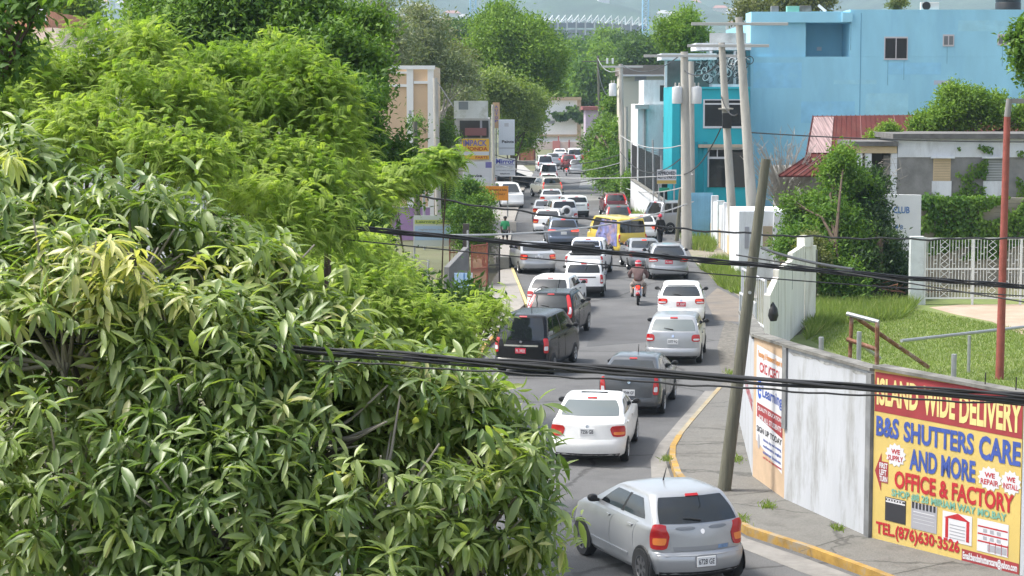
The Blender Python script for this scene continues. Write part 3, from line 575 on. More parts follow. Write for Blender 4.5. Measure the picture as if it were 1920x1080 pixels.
vn, v_s, v_q = car('minibus', 'yellow minibus with painted purple side panels', 'van', 1173, 477, -20, YELLOW, 'van', 1, 1.0, PLW, None, 0)
PUR = mat('mural_purple', (.13, .14, .30), .45, var=.8, scale=2.5, stain=(.45, .25, .14), stain_amt=.9, stain_scale=1.6)
for k in (-1, 1):
    m = MB(); v_s.patch(m, ((.50, k * 2.02), (.50, k * 3.45), (1.82, k * 3.25), (1.80, k * 2.02)), .020, 10, 8); m.build('painted_panel', PUR, vn)
m = MB(); v_s.patch(m, ((.55, -.9), (.55, .9), (.8, .9), (.8, -.9)), .010, 8, 3); m.build('painted_strip', mat('rust_orange', (.62, .30, .03), .5, var=.5, scale=5), vn)
car('saloon_car', 'white saloon with dark red tail lights, left of the slate blue sport utility car', 'car', 1027, 438, 3, WHITE, 'sedan', 1, 1.0, None, None, 0)
car('offroader', 'white off-roader carrying a round white spare wheel cover', 'car', 1056, 424, -7, PEARL, 'offroad', 1, 1.0, None, None, 0)
car('estate_car', 'white estate van with dark rear window, right of the off-roader with the spare wheel cover', 'car', 1079, 408, -8, WHITE, 'probox', 1, 1.0, None, None, 0)
car('saloon_car', 'silver saloon queueing left of the off-roader with the spare wheel cover', 'car', 1023, 416, 0, SILVER, 'sedan', 1, 1.0)
car('saloon_car', 'silver saloon queueing below the cream off-roader', 'car', 1034, 392, 0, PEARL, 'yaris', 1, 1.0)
car('suv', 'cream off-roader showing its left flank, with orange tail lights', 'car', 1032, 371, -16, CHAMP, 'offroad', 1, 1.0, None, None, 2, ex=('rails',), tl=(.8, 1.3, 1.0, 1.5, 0))
car('saloon_car', 'white saloon roof showing behind the cream off-roader', 'car', 1029, 357, 0, WHITE, 'sedan', 0)
car('minivan', 'white minivan with lit brake light in the far queue', 'van', 1029, 344, 2, WHITE, 'noah', 0, 1.0, None, None, 1)
car('minivan', 'pale silver minivan just beyond the far white minivan', 'van', 1022, 323, -3, PEARL, 'noah', 0)
car('hatchback', 'silver hatchback with bright red tail lights in the far queue', 'car', 1037, 312, 0, SILVER, 'hatch', 0, 1.0, None, None, 2)
car('suv', 'dark maroon sport utility car beside the far motorcycle', 'car', 1066, 318, 0, MAROON, 'suv', 0)
car('hatchback', 'small silver hatchback alone in the open far lane', 'car', 1082, 326, 4, SILVER, 'hatch', 0)
car('minibus', 'white minibus at the far end of the road', 'van', 1077, 309, 0, WHITE, 'van', 0)
car('hatchback', 'red hatchback at the far bend of the road', 'car', 1096, 307, 4, RED, 'hatch', 0)
car('saloon_car', 'pale grey saloon at the far bend by the hedge', 'car', 1110, 304, 6, CARBLUE, 'sedan', 0)
car('saloon_car', 'white saloon roof at the farthest end of the queue', 'car', 1050, 300, 0, WHITE, 'sedan', 0)
car('suv', 'maroon sport utility car in front of the hedge', 'car', 1153, 406, -2, MAROON, 'suv', 1, .95, group='vehicles in the traffic jam')
car('suv', 'black sport utility car with a grey roof, above the yellow minibus', 'car', 1159, 434, 0, GREY, 'suv', 1, .95)
car('minivan', 'silver minivan parked across the pavement, seen from its right side', 'van', 1240, 437, 58, SILVER, 'noah', 1, 1.06, group='parked vehicles')
car('saloon_car', 'silver saloon behind the tall concrete pole, facing the camera', 'car', 1290, 432, 165, PEARL, 'sedan', 1, 1.0, group='parked vehicles')
car('saloon_car', 'white saloon mostly hidden by the yellow minibus', 'car', 1203, 450, 0, WHITE, 'sedan', 1, 1.0, None, None, 2)
car('minivan', 'white minivan facing the camera below the orange banner', 'van', 946, 386, 170, WHITE, 'noah', 1, 1.0, group='parked vehicles')
car('saloon_car', 'black saloon parked crosswise under the mirror shop sign', 'car', 940, 352, 80, BLACK, 'sedan', 1, 1.0, group='parked vehicles')
# ------------------------------------------------------------------ right-hand side: painted walls, fence, houses
WALLW = mat('white_wall_paint', (.43, .445, .475), .85, var=.07, scale=1.5, stretch=(1, 1, .25), stain=(.25, .25, .235), stain_amt=.85, stain_scale=2.0, bump=.3, bscale=14)
WALLB = mat('cream_wall_paint', (.66, .63, .55), .85, var=.08, scale=1.2, stretch=(1, 1, .2), stain=(.38, .35, .29), stain_amt=.85, stain_scale=1.4, bump=.2, bscale=12)
MOSSY = mat('mossy_concrete', (.15, .145, .13), .95, var=.4, scale=2.2, bump=.5, stain=(.30, .29, .27), stain_amt=.6, stain_scale=1.7)
SIGNY = mat('sign_yellow', (.58, .43, .13), .75, var=.07, scale=2, stain=(.5, .40, .16), stain_amt=.5, bump=.1)
SIGNR = mat('sign_red', (.30, .035, .04), .75, var=.12, scale=3); BLUEL = mat('letter_blue', (.045, .085, .33), .7, var=.2, scale=5); CREAM = mat('letter_cream', (.68, .55, .22), .7, var=.12, scale=6)
REDL = mat('letter_red', (.42, .018, .025), .7, var=.15, scale=5); GREENL = mat('letter_green', (.16, .36, .27), .75, var=.15, scale=5); WHL = mat('letter_white', (.60, .60, .62), .75); GRL = mat('letter_grey', (.33, .33, .36), .7); BLK = mat('letter_black', (.025, .025, .03), .7); PINK = mat('letter_rose', (.45, .10, .12), .7)
PEACH = mat('peach_wall_paint', (.50, .36, .24), .85, var=.1, scale=2, stain=(.4, .3, .2), stain_amt=.6); ORGL = mat('letter_orange', (.62, .25, .05), .7)
def wall(name, label, a, b, h0, h1, m, thick=.22, cop=MOSSY, ch=.06, cat='wall', group='wall sections along the right pavement', z0=0.0, posts=()):
    fr = Frame(a, b); root = empty(name, a, 0, label, cat, group); inv = -Vector(a)
    def prt(nm, mb, mm, bevel=0):
        mb.v = [tuple(Vector(v) + inv) for v in mb.v]; return mb.build(nm, mm, root, bevel)
    mb = MB(); L = fr.len
    vs = [fr(u, v, w) for w in (0, -thick) for u, v in ((0, z0), (L, z0), (L, h1), (0, h0))]
    mb.add(vs, [(0, 1, 2, 3), (7, 6, 5, 4), (4, 5, 1, 0), (5, 6, 2, 1), (6, 7, 3, 2), (7, 4, 0, 3)]); prt('wall_panel', mb, m)
    if cop:
        mb = MB(); vs = [fr(u, v + k, w) for k in (0, ch) for u, v, w in ((-.01, h0, .05), (L + .01, h1, .05), (L + .01, h1, -thick - .05), (-.01, h0, -thick - .05))]
        mb.add(vs, [(3, 2, 1, 0), (4, 5, 6, 7), (0, 1, 5, 4), (1, 2, 6, 5), (2, 3, 7, 6), (3, 0, 4, 7)]); prt('coping', mb, cop)
    return fr, root, prt
H0 = [3.05, 3.20, 3.28, 3.28, 3.12]
DKPOST = mat('grey_painted_post', (.17, .175, .18), .8, var=.25, scale=3, stain=(.33, .32, .30), stain_amt=.5)
# 1 narrow white piece
fr, rt, prt = wall('boundary_wall', 'narrow white wall end beside the leaning wooden pole', W['w0'], W['w1'], 2.9, 3.15, WALLW)
mb = MB(); letter(mb, fr, 'CENTRE', fr.len * .45, fr.len * .95, 1.5, 1.75, .006, bold=.03); prt('lettering', mb, PINK)
# 2 learning centre panel
fr, rt, prt = wall('boundary_wall', 'peach bordered wall section painted with the blue e-Learning advertisement', W['w1'], W['w2'], 3.2, 3.28, PEACH)
L = fr.len
mb = MB(); fr.sheet(mb, [(.10 * L, 1.0), (.93 * L, .62), (.93 * L, 3.0), (.10 * L, 3.06)], .004); prt('painted_panel', mb, WHL)
def txt(nm, m, rows):
    mb = MB()
    for t, u0, u1, v0, v1, *k in rows: letter(mb, fr, t, u0 * L, u1 * L, v0, v1, .009, bold=.025)
    return prt(nm, mb, m)
txt('lettering', ORGL, [('Tutoring & Homework Repair In', .14, .90, 2.78, 2.95)])
txt('lettering', REDL, [('CXC /CSEC/', .20, .82, 2.50, 2.72)])
txt('lettering', BLUEL, [('Learning', .30, .92, 1.92, 2.24)])
mb = MB(); c = fr(.2 * L, 2.12, .009)
ring = [(math.cos(a) * r, math.sin(a) * r) for r in (.22, .12) for a in [R(20 + k * 300 / 16) for k in range(17)]]
mb.add([fr(.21 * L + x * .75, 2.14 + y, .009) for x, y in ring], [(k, k + 1, 17 + k + 1, 17 + k) for k in range(16)]); fr.sheet(mb, [(.21 * L - .15, 2.10), (.21 * L + .14, 2.10), (.21 * L + .14, 2.17), (.21 * L - .15, 2.17)], .0095); prt('round_logo', mb, mat('logo_blue', (.03, .10, .45), .6))
mb = MB(); fr.sheet(mb, [(.13 * L, 1.52), (.93 * L, 1.36), (.93 * L, 1.80), (.13 * L, 1.82)], .007); prt('red_band', mb, SIGNR)
mb = MB(); letter(mb, fr, 'QUALITY EDUCATION', .16 * L, .9 * L, 1.66, 1.76, .010); letter(mb, fr, 'FOR ALL STUDENTS', .2 * L, .9 * L, 1.47, 1.58, .010); prt('lettering', mb, WHL)
txt('lettering', BLK, [('SIGN UP TODAY', .13, .92, 1.20, 1.33)])
mb = MB(); mb.add([fr(.2 * L + math.cos(k * math.pi / 10) * .10, 1.0 + math.sin(k * math.pi / 10) * .16, .009) for k in range(20)], [list(range(20))]); prt('emblem', mb, GRL)
txt('lettering', BLUEL, [('classes day and evening', .34, .9, 1.05, 1.13), ('mathematics english', .34, .9, .92, 1.0), ('sciences business', .34, .9, .80, .87)])
txt('lettering', REDL, [('call for an appointment', .34, .92, .68, .75)])
# 3 plain white wall
fr, rt, prt = wall('boundary_wall', 'long plain white wall section with dark mildew under its coping', W['w2'], W['w3'], 3.28, 3.28, WALLW)
mb = MB(); fr.slab(mb, -.09, .10, 1.6, 3.3, -.05, .045); prt('post', mb, DKPOST)
mb = MB(); fr.slab(mb, fr.len - .14, fr.len + .06, 0, 3.24, -.05, .045); prt('post', mb, DKPOST)
mb = MB(); fr.sheet(mb, [(.12, 3.22), (fr.len - .15, 3.22)] + [(fr.len - .15 - k * (fr.len - .27) / 14, 3.17 + .025 * math.sin(k * 2.3) + .02 * math.sin(k * 5.1)) for k in range(15)], .004); prt('mildew_stain', mb, mat('mildew', (.30, .30, .29), .9, var=.5, scale=5))
# 4 the yellow shutter advertisement
fr, rt, prt = wall('advertising_wall', 'yellow wall section painted with red band and the shutters advertisement', W['w3'] + dv * .08, W['w4'], 3.34, 3.26, SIGNY)
L = fr.len; Hm = 3.3
def UV(u, v): return (.02 + u) * L * .985, Hm * (1 - v) - .02
def put(nm, m, rows, parent=None):
    mb = MB()
    for t, u0, u1, v0, v1 in rows:
        a, b = UV(u0, v1), UV(u1, v0); letter(mb, fr, t, a[0], b[0], a[1], b[1], .010, bold=.035)
    return prt(nm, mb, m)
mb = MB(); fr.sheet(mb, [UV(-.015, .222), UV(.995, .232), UV(.995, .0), UV(-.015, .0)], .005); prt('red_band', mb, SIGNR)
put('lettering', CREAM, [('ISLAND', .0, .30, .03, .185), ('WIDE', .335, .555, .035, .195), ('DELIVERY', .585, .992, .04, .205)])
put('lettering', BLUEL, [('B&S', .0, .165, .245, .36), ('SHUTTERS', .20, .685, .25, .365), ('CARE', .72, .99, .25, .38), ('AND MORE', .245, .70, .395, .515)])
put('lettering', REDL, [('OFFICE & FACTORY', .14, .955, .535, .635), ('TEL.(876)630·3526', .01, .605, .845, .935)])
put('lettering', GREENL, [('SHOP #8 28 MIRIAM WAY MO.BAY', .12, .91, .643, .688)])
mb = MB(); fr.sheet(mb, [UV(.62, .955), UV(.995, .965), UV(.995, .892), UV(.62, .885)], .006); prt('red_strip', mb, SIGNR)
put('lettering', WHL, [('Email:bandsshutterscare@yahoo.com', .628, .985, .895, .95)])
def burst(u, v, ru, rv, t1, t2):
    mb = MB(); x, y = UV(u, v); n = 26; pts = [(x + math.cos(2 * math.pi * k / n) * ru * L * (1 if k % 2 else .82), y + math.sin(2 * math.pi * k / n) * rv * Hm * (1 if k % 2 else .8)) for k in range(n)]
    fr.sheet(mb, pts, .007); prt('starburst', mb, WHL); mb = MB()
    letter(mb, fr, t1, x - ru * L * .42, x + ru * L * .42, y + rv * Hm * .08, y + rv * Hm * .48, .011, bold=.03); letter(mb, fr, t2, x - ru * L * .72, x + ru * L * .72, y - rv * Hm * .5, y - rv * Hm * .06, .011, bold=.02); prt('lettering', mb, REDL)
burst(.145, .45, .075, .068, 'WE', 'SUPPLY'); burst(.795, .475, .08, .068, 'WE', 'REPAIR'); burst(.932, .475, .066, .068, 'WE', 'INSTALL')
mb = MB(); fr.sheet(mb, [UV(-.005, .56), UV(.042, .452), UV(.042, .50), UV(.092, .50), UV(.092, .62), UV(.042, .62), UV(.042, .672)], .007); prt('arrow', mb, SIGNR)
put('lettering', WHL, [('FIRST', .028, .088, .508, .54), ('LEFT', .030, .080, .546, .578), ('TURN', .030, .088, .583, .615)])
# four painted pictures of shutters
def pic(u0, u1, v0, v1, m): mb = MB(); fr.sheet(mb, [UV(u0, v1), UV(u1, v1), UV(u1, v0), UV(u0, v0)], .007); return prt('picture', mb, m)
def add(nm, m, quads):
    mb = MB()
    for u0, u1, v0, v1 in quads: fr.sheet(mb, [UV(u0, v1), UV(u1, v1), UV(u1, v0), UV(u0, v0)], .010)
    return prt(nm, mb, m)
pic(.075, .225, .695, .83, BLK); add('shutter_slats', WHL, [(.08, .22, .700, .704), (.08, .22, .716, .724)] + [(.09 + k * .02, .10 + k * .02, .706, .714) for k in range(6)])
pic(.265, .445, .69, .84, GRL); add('shutter_slats', BLK, [(.27 + k * .025, .285 + k * .025, .69, .725) for k in range(7)]); add('shutter_panel', WHL, [(.28, .43, .74, .745), (.28, .43, .76, .762), (.28, .43, .78, .782), (.28, .43, .80, .802)])
pic(.485, .685, .70, .86, WHL); mb = MB(); fr.sheet(mb, [UV(.495, .735), UV(.675, .735), UV(.59, .70)], .010); fr.sheet(mb, [UV(.505, .845), UV(.525, .845), UV(.525, .735), UV(.505, .735)], .010); fr.sheet(mb, [UV(.648, .845), UV(.668, .845), UV(.668, .735), UV(.648, .735)], .010); prt('painted_house', mb, REDL); add('shutter_panel', GRL, [(.535, .64, .765 + k * .018, .77 + k * .018) for k in range(5)])
pic(.72, .925, .70, .875, WHL); add('painted_railings', REDL, [(.725, .92, .735 + k * .04, .743 + k * .04) for k in range(3)] + [(.80 + k * .04, .804 + k * .04, .81, .87) for k in range(4)]); add('painted_windows', GRL, [(.76 + i * .045, .785 + i * .045, .75 + k * .04, .768 + k * .04) for i in range(3) for k in range(2)] + [(.79, .915, .83, .865)])
# 5 white end
wall('boundary_wall', 'pale wall end at the picture edge right of the yellow advertisement', W['w4'] + dv * .02, W['w5'], 3.26, 3.2, WALLW)
# steel stubs and rebar behind the coping
GALV = mat('galvanised_steel', (.36, .37, .38), .5, var=.15, scale=5, metal=.5); RUST = mat('rusty_steel', (.20, .085, .045), .8, var=.5, scale=6, stain=(.36, .34, .33), stain_amt=.7, stain_scale=3); REDP = mat('red_oxide_paint', (.26, .065, .05), .7, var=.2, scale=4)
def stick(name, label, cat, pts, r, m, group=None, n=8):
    o = Vector(pts[0]); mb = MB(); mb.tube([Vector(p) - o for p in pts], r, n); ob = mb.build(name, m); ob.location = o; return lab(ob, label, cat, group)
for i, (x, y, d, lb) in enumerate(((1540, 632, 43.5, 'galvanised fence stub nearest the cream wall'), (1611, 622, 46, 'galvanised fence stub beside the rusty pipe frame'), (1789, 664, 40.5, 'galvanised fence stub above the yellow advertisement'))):
    t = PD(x, y, d); stick('fence_post', lb, 'post', [(t.x, t.y, 0), t], .055, GALV, 'cut fence posts behind the wall')
t = P(1816, 700); stick('fence_post', 'slim grey post holding the long pipe rail on the lawn', 'post', [t, (t.x, t.y, 1.15)], .05, GALV)
a, b = PD(1690, 639, 57), PD(2050, 598, 66); stick('pipe_rail', 'long grey pipe rail across the lawn', 'rail', [a, b], .05, GALV)
t = P(2000, 690); stick('fence_post', 'second post under the pipe rail, beyond the picture edge', 'post', [t, (t.x, t.y, 1.2)], .05, GALV)
for x, y, lb in ((1836, 703, 'thin rebar stub on the yellow wall, nearer the red pole'), (1890, 712, 'thin rebar stub on the yellow wall, at its right end')):
    fu = (x - 1629) / 281; c = W['w3'].lerp(W['w4'], fu); n_ = Vector((dv.y, -dv.x, 0)); c = c - n_ * .1; stick('rebar', lb, 'rebar', [(c.x, c.y, 3.2), (c.x + .01, c.y, 3.55)], .012, mat('dark_rust', (.03, .025, .02), .8))
# rusty pipe frame on the lawn
o_ = PD(1592, 590, 50); rt = empty('pipe_barrier', (o_.x, o_.y, 0), 0, 'rusty pipe frame leaning on the lawn behind the white wall', 'pipe frame')
def pp(x, y, d): return PD(x, y, d) - Vector((o_.x, o_.y, 0))
for nm, p, m, r in (('upright', [pp(1597, 590, 50), pp(1593, 690, 50)], RUST, .05), ('upright', [pp(1645, 605, 49.5), pp(1644, 690, 49.5)], RUST, .055), ('cross_bar', [pp(1588, 588, 50), pp(1648, 604, 49.5)], GALV, .055), ('cross_bar', [pp(1588, 636, 50), pp(1646, 656, 49.5)], RUST, .055), ('brace', [pp(1600, 592, 50), pp(1740, 688, 52)], RUST, .055), ('brace', [pp(1612, 645, 50), pp(1650, 672, 51)], GALV, .045)):
    mb = MB(); mb.tube(p, r, 8); mb.build(nm, m, rt)
# red pole with arm
b = P(1874, 712); rt = empty('light_pole', b, 0, 'tall red painted pole with a short arm at its top', 'pole'); s = SC(b.y)
mb = MB(); mb.tube([(0, 0, 0), (.05, 0, 7.75)], [.125, .095], 12); mb.build('pole', REDP, rt)
mb = MB(); mb.tube([(.05, 0, 7.75), (.10, 0, (712 - 183) / s)], [.095, .085], 12); mb.build('pole_top', mat('dull_grey_paint', (.2, .19, .19), .7), rt)
mb = MB(); mb.box((.75, 0, (712 - 187) / s), (1.35, .09, .14)); mb.build('arm', mat('dull_grey_paint', (.2, .19, .19), .7), rt)
# gate at the yard entrance
GATEM = mat('gate_grey_paint', (.50, .51, .53), .6, var=.1, scale=4)
def lattice_gate(name, label, a, b, h, group=None, bars=9):
    fr = Frame(a, b); rt = empty(name, a, 0, label, 'gate', group); L = fr.len; inv = -Vector(a)
    def prt(nm, mb, m): mb.v = [tuple(Vector(v) + inv) for v in mb.v]; return mb.build(nm, m, rt)
    mb = MB()
    for u in (0, L - .06): fr.slab(mb, u, u + .06, .1, h, -.03, .03)
    for v in (.15, h * .5, h - .06): fr.slab(mb, .06, L - .06, v, v + .05, -.025, .025)
    prt('frame', mb, GATEM); mb = MB()
    for k in range(1, bars): fr.slab(mb, L * k / bars - .012, L * k / bars + .012, .2, h - .06, -.012, .012)
    prt('bars', mb, GATEM); mb = MB(); fr.slab(mb, .06, L - .06, .2, h * .48, -.02, -.015); prt('sheet_panel', mb, mat('weathered_sheet', (.42, .42, .43), .6, var=.2, scale=2)); return rt
g0, g1 = Vector((7.35, 64.5, 0)), Vector((7.55, 60.0, 0)); lattice_gate('yard_gate', 'grey lattice gate leaf beside the cream wall', g0, g1, 2.9, 'yard gate leaves', 14)
lattice_gate('yard_gate', 'grey gate leaf swung open towards the road', Vector((6.62, 58.5, 0)), Vector((6.72, 55.5, 0)), 2.7, 'yard gate leaves', 8)
mb = MB(); mb.lathe([(.01, -.28), (.12, -.26), (.17, -.1), (.14, .1), (.05, .24), (.01, .3)], 12); o = mb.build('plastic_bag', TRIM); o.location = PD(1449, 585, 59.6); lab(o, 'black plastic bag hanging on the grey gate', 'bag')
# tall cream wall
WALLC = mat('cream_panel_wall', (.72, .70, .64), .85, var=.07, scale=1.5, stretch=(1, 1, .15), stain=(.42, .38, .30), stain_amt=.8, stain_scale=1.8)
pts = [Vector((7.62, 59.5, 0)), Vector((8.65, 65.5, 0)), Vector((10.62, 73.2, 0)), Vector((11.1, 73.6, 0))]
o_ = pts[0]; rt = empty('panel_wall', o_, 0, 'tall cream panel wall with dark vertical gaps beside the lawn', 'wall')
def prt2(nm, mb, m): mb.v = [tuple(Vector(v) - o_) for v in mb.v]; return mb.build(nm, m, rt)
hs = [2.35, 2.65, 2.95, 2.9]
for i in range(3):
    f = Frame(pts[i], pts[i + 1]); nseg = (1, 2, 1)[i]
    for k in range(nseg):
        u0, u1 = f.len * k / nseg, f.len * (k + 1) / nseg; mb = MB(); hh = hs[i] + (hs[i + 1] - hs[i]) * (k + .5) / nseg; f.slab(mb, u0 + .02, u1 - .02, 0, hh + .10 * (k % 2), -.18, 0); prt2('wall_panel', mb, WALLC)
        mb = MB(); f.slab(mb, u1 - .05, u1 + .05, hh - 1.0, hh - .15, -.12, .004); prt2('joint', mb, MOSSY)
mb = MB(); f = Frame(pts[2], pts[3]); f.slab(mb, -.12, .36, 2.9, 3.3, -.3, .06); prt2('pillar_cap', mb, WALLC)
# white fence with diamond panels
FENW = mat('white_fence_paint', (.66, .68, .66), .7, var=.08, scale=3)
a, b = P(1731, 572), P(2080, 572); fr = Frame(a, b); rt = empty('metal_fence', a, 0, 'white metal fence with diamond lattice panels on the lawn edge', 'fence'); Hf = 2.72
def prt3(nm, mb, m): mb.v = [tuple(Vector(v) - a) for v in mb.v]; return mb.build(nm, m, rt)
for v in (.25, 1.42, Hf - .08): mb = MB(); fr.slab(mb, .06, fr.len, v, v + .06, -.025, .025); prt3('rail', mb, FENW)
for k in range(4): mb = MB(); u = k * 1.92; fr.slab(mb, u, u + .08, 0, Hf, -.04, .04); prt3('post', mb, FENW)
mb = MB(); u = .14; i = 0
while u < fr.len:
    cyc = u % 1.92
    if not .66 < cyc < .98: fr.slab(mb, u - .011, u + .011, .31, Hf - .08, -.011, .011); i += 1; fr.slab(mb, u, u + .125, .6 + .35 * (i % 4), .625 + .35 * (i % 4), -.010, .010); fr.slab(mb, u, u + .125, 1.8 + .25 * (i % 3), 1.825 + .25 * (i % 3), -.010, .010)
    u += .125
o = prt3('bars', mb, FENW)
mb = MB()
for k in range(4):
    for j in range(9):
        v = .33 + j * .26; u0, u1 = k * 1.92 + .66, k * 1.92 + .98
        for (p, q) in (((u0, v), (u1, v + .26)), ((u1, v), (u0, v + .26))): mb.tube([fr(p[0], p[1], 0), fr(q[0], q[1], 0)], .013, 4)
prt3('diamond_lattice', mb, FENW)
mb = MB(); fr.slab(mb, -.55, -.02, 0, 2.75, -.3, .1); o = MB(); pr = mb.build('gate_pillar', mat('pale_pillar_paint', (.55, .60, .60), .8, var=.15, scale=1.5, stain=(.3, .3, .28), stain_amt=.6)); lab(pr, 'pale grey pillar at the left end of the white fence', 'pillar')
# club wall
fr, rt, prt = wall('club_wall', 'white wall with blue CLUB lettering behind the shrubs', (15.0, 88, 0), (17.78, 88, 0), 4.1, 4.05, mat('white_club_wall', (.68, .69, .69), .85, var=.06, scale=1), cop=None, group=None)
mb = MB(); letter(mb, fr, 'SPORT CLUB', .62, 2.28, 3.25, 3.55, .006, bold=.03); letter(mb, fr, 'S 14 8', 1.35, 2.0, 2.55, 2.75, .006); prt('lettering', mb, mat('faded_blue', (.10, .20, .42), .8))
fr, rt, prt = wall('block_wall', 'grey concrete block wall under thick ivy behind the white fence', (17.8, 89.5, 0), (27, 89.5, 0), 3.85, 3.85, mat('block_wall', (.33, .29, .23), .95, var=.2, scale=1.5, bump=.5, bscale=5), cop=None, group=None)
mb = MB()
for v in [.2 * k for k in range(1, 19)]: fr.slab(mb, 3.5, 9.2, v, v + .02, 0, .012)
prt('mortar_courses', mb, mat('mortar', (.22, .20, .17), .95))
# house of bare render behind it
HB = (16.8, 99, 0); rt = empty('unfinished_house', HB, 0, 'unfinished grey rendered house with white bands and a cream shuttered window', 'house')
fr = Frame((0, 0, 0), (10, 0, 0)); GREYR = mat('bare_render', (.22, .215, .205), .95, var=.25, scale=1.4, bump=.6, bscale=10); HW = mat('house_white', (.66, .68, .70), .85, var=.1, scale=1, stain=(.4, .4, .4), stain_amt=.7, stretch=(1, 1, .3)); WOODC = mat('cream_boards', (.55, .43, .27), .8, var=.1, scale=2)
def hp(nm, m, u0, u1, v0, v1, w0, w1): mb = MB(); fr.slab(mb, u0, u1, v0, v1, w0, w1); return mb.build(nm, m, rt)
hp('wall', GREYR, 2.0, 10, 0, 6.0, -6, 0); hp('upper_band', HW, 2.0, 10, 5.35, 6.25, -6, .05)
hp('roof', mat('flat_roof_slab', (.13, .125, .12), .95, var=.3, scale=2), 1.7, 10.3, 6.252, 6.50, -6.4, .4)
for u0, u1 in ((3.75, 4.6), (6.25, 7.15)):
    w = hp('window', WOODC if u0 < 5 else mat('grey_shutter', (.25, .26, .25), .8), u0, u1, 4.2, 5.3, 0.002, .03)
    mb = MB()
    for k in range(8): fr.slab(mb, u0 + .05, u1 - .05, 4.28 + k * .125, 4.30 + k * .125, .031, .05)
    mb.build('louvre', mat('louvre_line', (.34, .27, .18), .8) if u0 < 5 else HW, w)
    mb = MB(); fr.slab(mb, u0 - .15, u1 + .15, 5.3, 5.38, 0.052, .25); mb.build('lintel', HW, w)
    hp('panel', HW, u0 - .05, u1 + .05, 3.0, 4.19, .002, .06)
# porch
hp('porch_roof', mat('flat_roof_slab', (.13, .125, .12)), -.3, 1.98, 5.9, 6.12, -4, .3); hp('porch_beam', WOODC, -.05, 1.95, 5.55, 5.88, -.2, .1)
for u in (0, .45, 1.7): hp('porch_column', HW, u, u + .28, 2.6, 5.54, -.25, .05)
hp('porch_back_wall', mat('interior_shade', (.05, .05, .045), .9), .0, 2.0, 0, 5.5, -4, -3.8); hp('porch_floor', GREYR, -.2, 1.98, 0, 2.6, -4, .1); hp('porch_rail', WOODC, .75, 1.68, 3.3, 3.4, -.1, 0)  # back wall coloured dark for the shade inside the porch
# red zinc roof
REDZ = mat('red_zinc', (.085, .022, .019), .8, spec=.12, var=.18, scale=.8, stretch=(2, .3, .3), stain=(.13, .06, .045), stain_amt=.4, stain_scale=.9); ZINC = mat('bare_zinc', (.26, .185, .18), .8, var=.7, scale=3, stretch=(5, .12, .12), spec=.2)
A = [Vector(p) for p in ((17.6, 119, 7.15), (34, 119, 7.3), (34, 110, 5.1), (15.9, 110, 5.0), (14.0, 106.5, 4.15), (34, 106.5, 4.25))]
o_ = Vector((16, 112, 0)); rt = empty('zinc_roof_building', o_, 0, 'low building with a rusty red zinc roof in front of the blue block', 'building')
mb = MB(); q = [v - o_ for v in A]; th = Vector((0, 0, -.08))
mb.add(q + [v + th for v in q], [(3, 2, 1, 0), (4, 5, 2, 3), (9, 6, 7, 8), (10, 9, 8, 11), (0, 6, 9, 3), (3, 9, 10, 4), (4, 10, 11, 5), (0, 1, 7, 6)]); mb.build('roof', REDZ, rt)
mb = MB()
for k in range(60):     # ribs of the sheets
    t = k / 59; a_, b_, c_ = A[0].lerp(A[1], t), A[3].lerp(A[2], t), A[4].lerp(A[5], t)
    for p, r in ((a_, b_), (b_, c_)): mb.tube([p - o_ + Vector((0, 0, .02)), r - o_ + Vector((0, 0, .02))], .028, 4, 1 if k % 7 == 3 else 0)
mb.build('roof_rib', [REDZ, mat('rib_light', (.17, .07, .06), .6)], rt)['kind'] = 'stuff'
def onroof(t, s_): return A[0].lerp(A[1], t).lerp(A[3].lerp(A[2], t), s_) - o_ + Vector((0, -.01, .06))
mb = MB(); mb.add([onroof(.005, .05), onroof(.075, .05), onroof(.075, .92), onroof(.005, .92)], [(3, 2, 1, 0)]); mb.build('bare_sheet', ZINC, rt)
mb = MB(); mb.box((9, 6.2, 2.05), (18, 12, 4.1)); mb.build('wall', mat('grey_render', (.3, .29, .27), .9), rt)  # wall in one even grey base colour
# the big blue block
BLUE = mat('sky_blue_paint', (.29, .57, .71), .85, var=.10, scale=.5, stretch=(1, 1, .3), stain=(.225, .47, .64), stain_amt=.8, stain_scale=.35, bump=.15, bscale=4); BLUES = mat('sky_blue_band', (.31, .60, .74), .85, var=.06, scale=.6)
BY = 136.0; s = SC(BY); bx = lambda x: (x - 960) / s; bz = lambda y: CAMH + (HORIZON - y) / s
BL = Vector((bx(1405), BY, 0)); rt = empty('blue_building', BL, 0, 'large sky blue block with an open balcony high on its wall', 'building'); fr = Frame((0, 0, 0), (1, 0, 0)); bu = lambda x: bx(x) - BL.x
def bp_(nm, m, x0, x1, y0, y1, w0, w1, par=None):
    mb = MB(); fr.slab(mb, bu(x0), bu(x1), bz(y1), bz(y0), w0, w1); return mb.build(nm, m, par or rt)
mb = MB(); fr.slab(mb, 0, bu(2150), 0, bz(107), -16, 0); mb.build('wall', BLUE, rt)
bp_('wall', BLUE, 1589, 2150, 20, 106.9, -16, 0); bp_('wall', BLUE, 1405, 1508, 44, 106.9, -16, -.3); bp_('wall', BLUE, 1508.2, 1588.8, 20, 106.9, -16, -3.2); bp_('lintel', BLUES, 1405, 1590, 24, 43.8, -3.19, .02); bp_('bracket', BLUES, 1573, 1592, 26, 43, .022, .3)
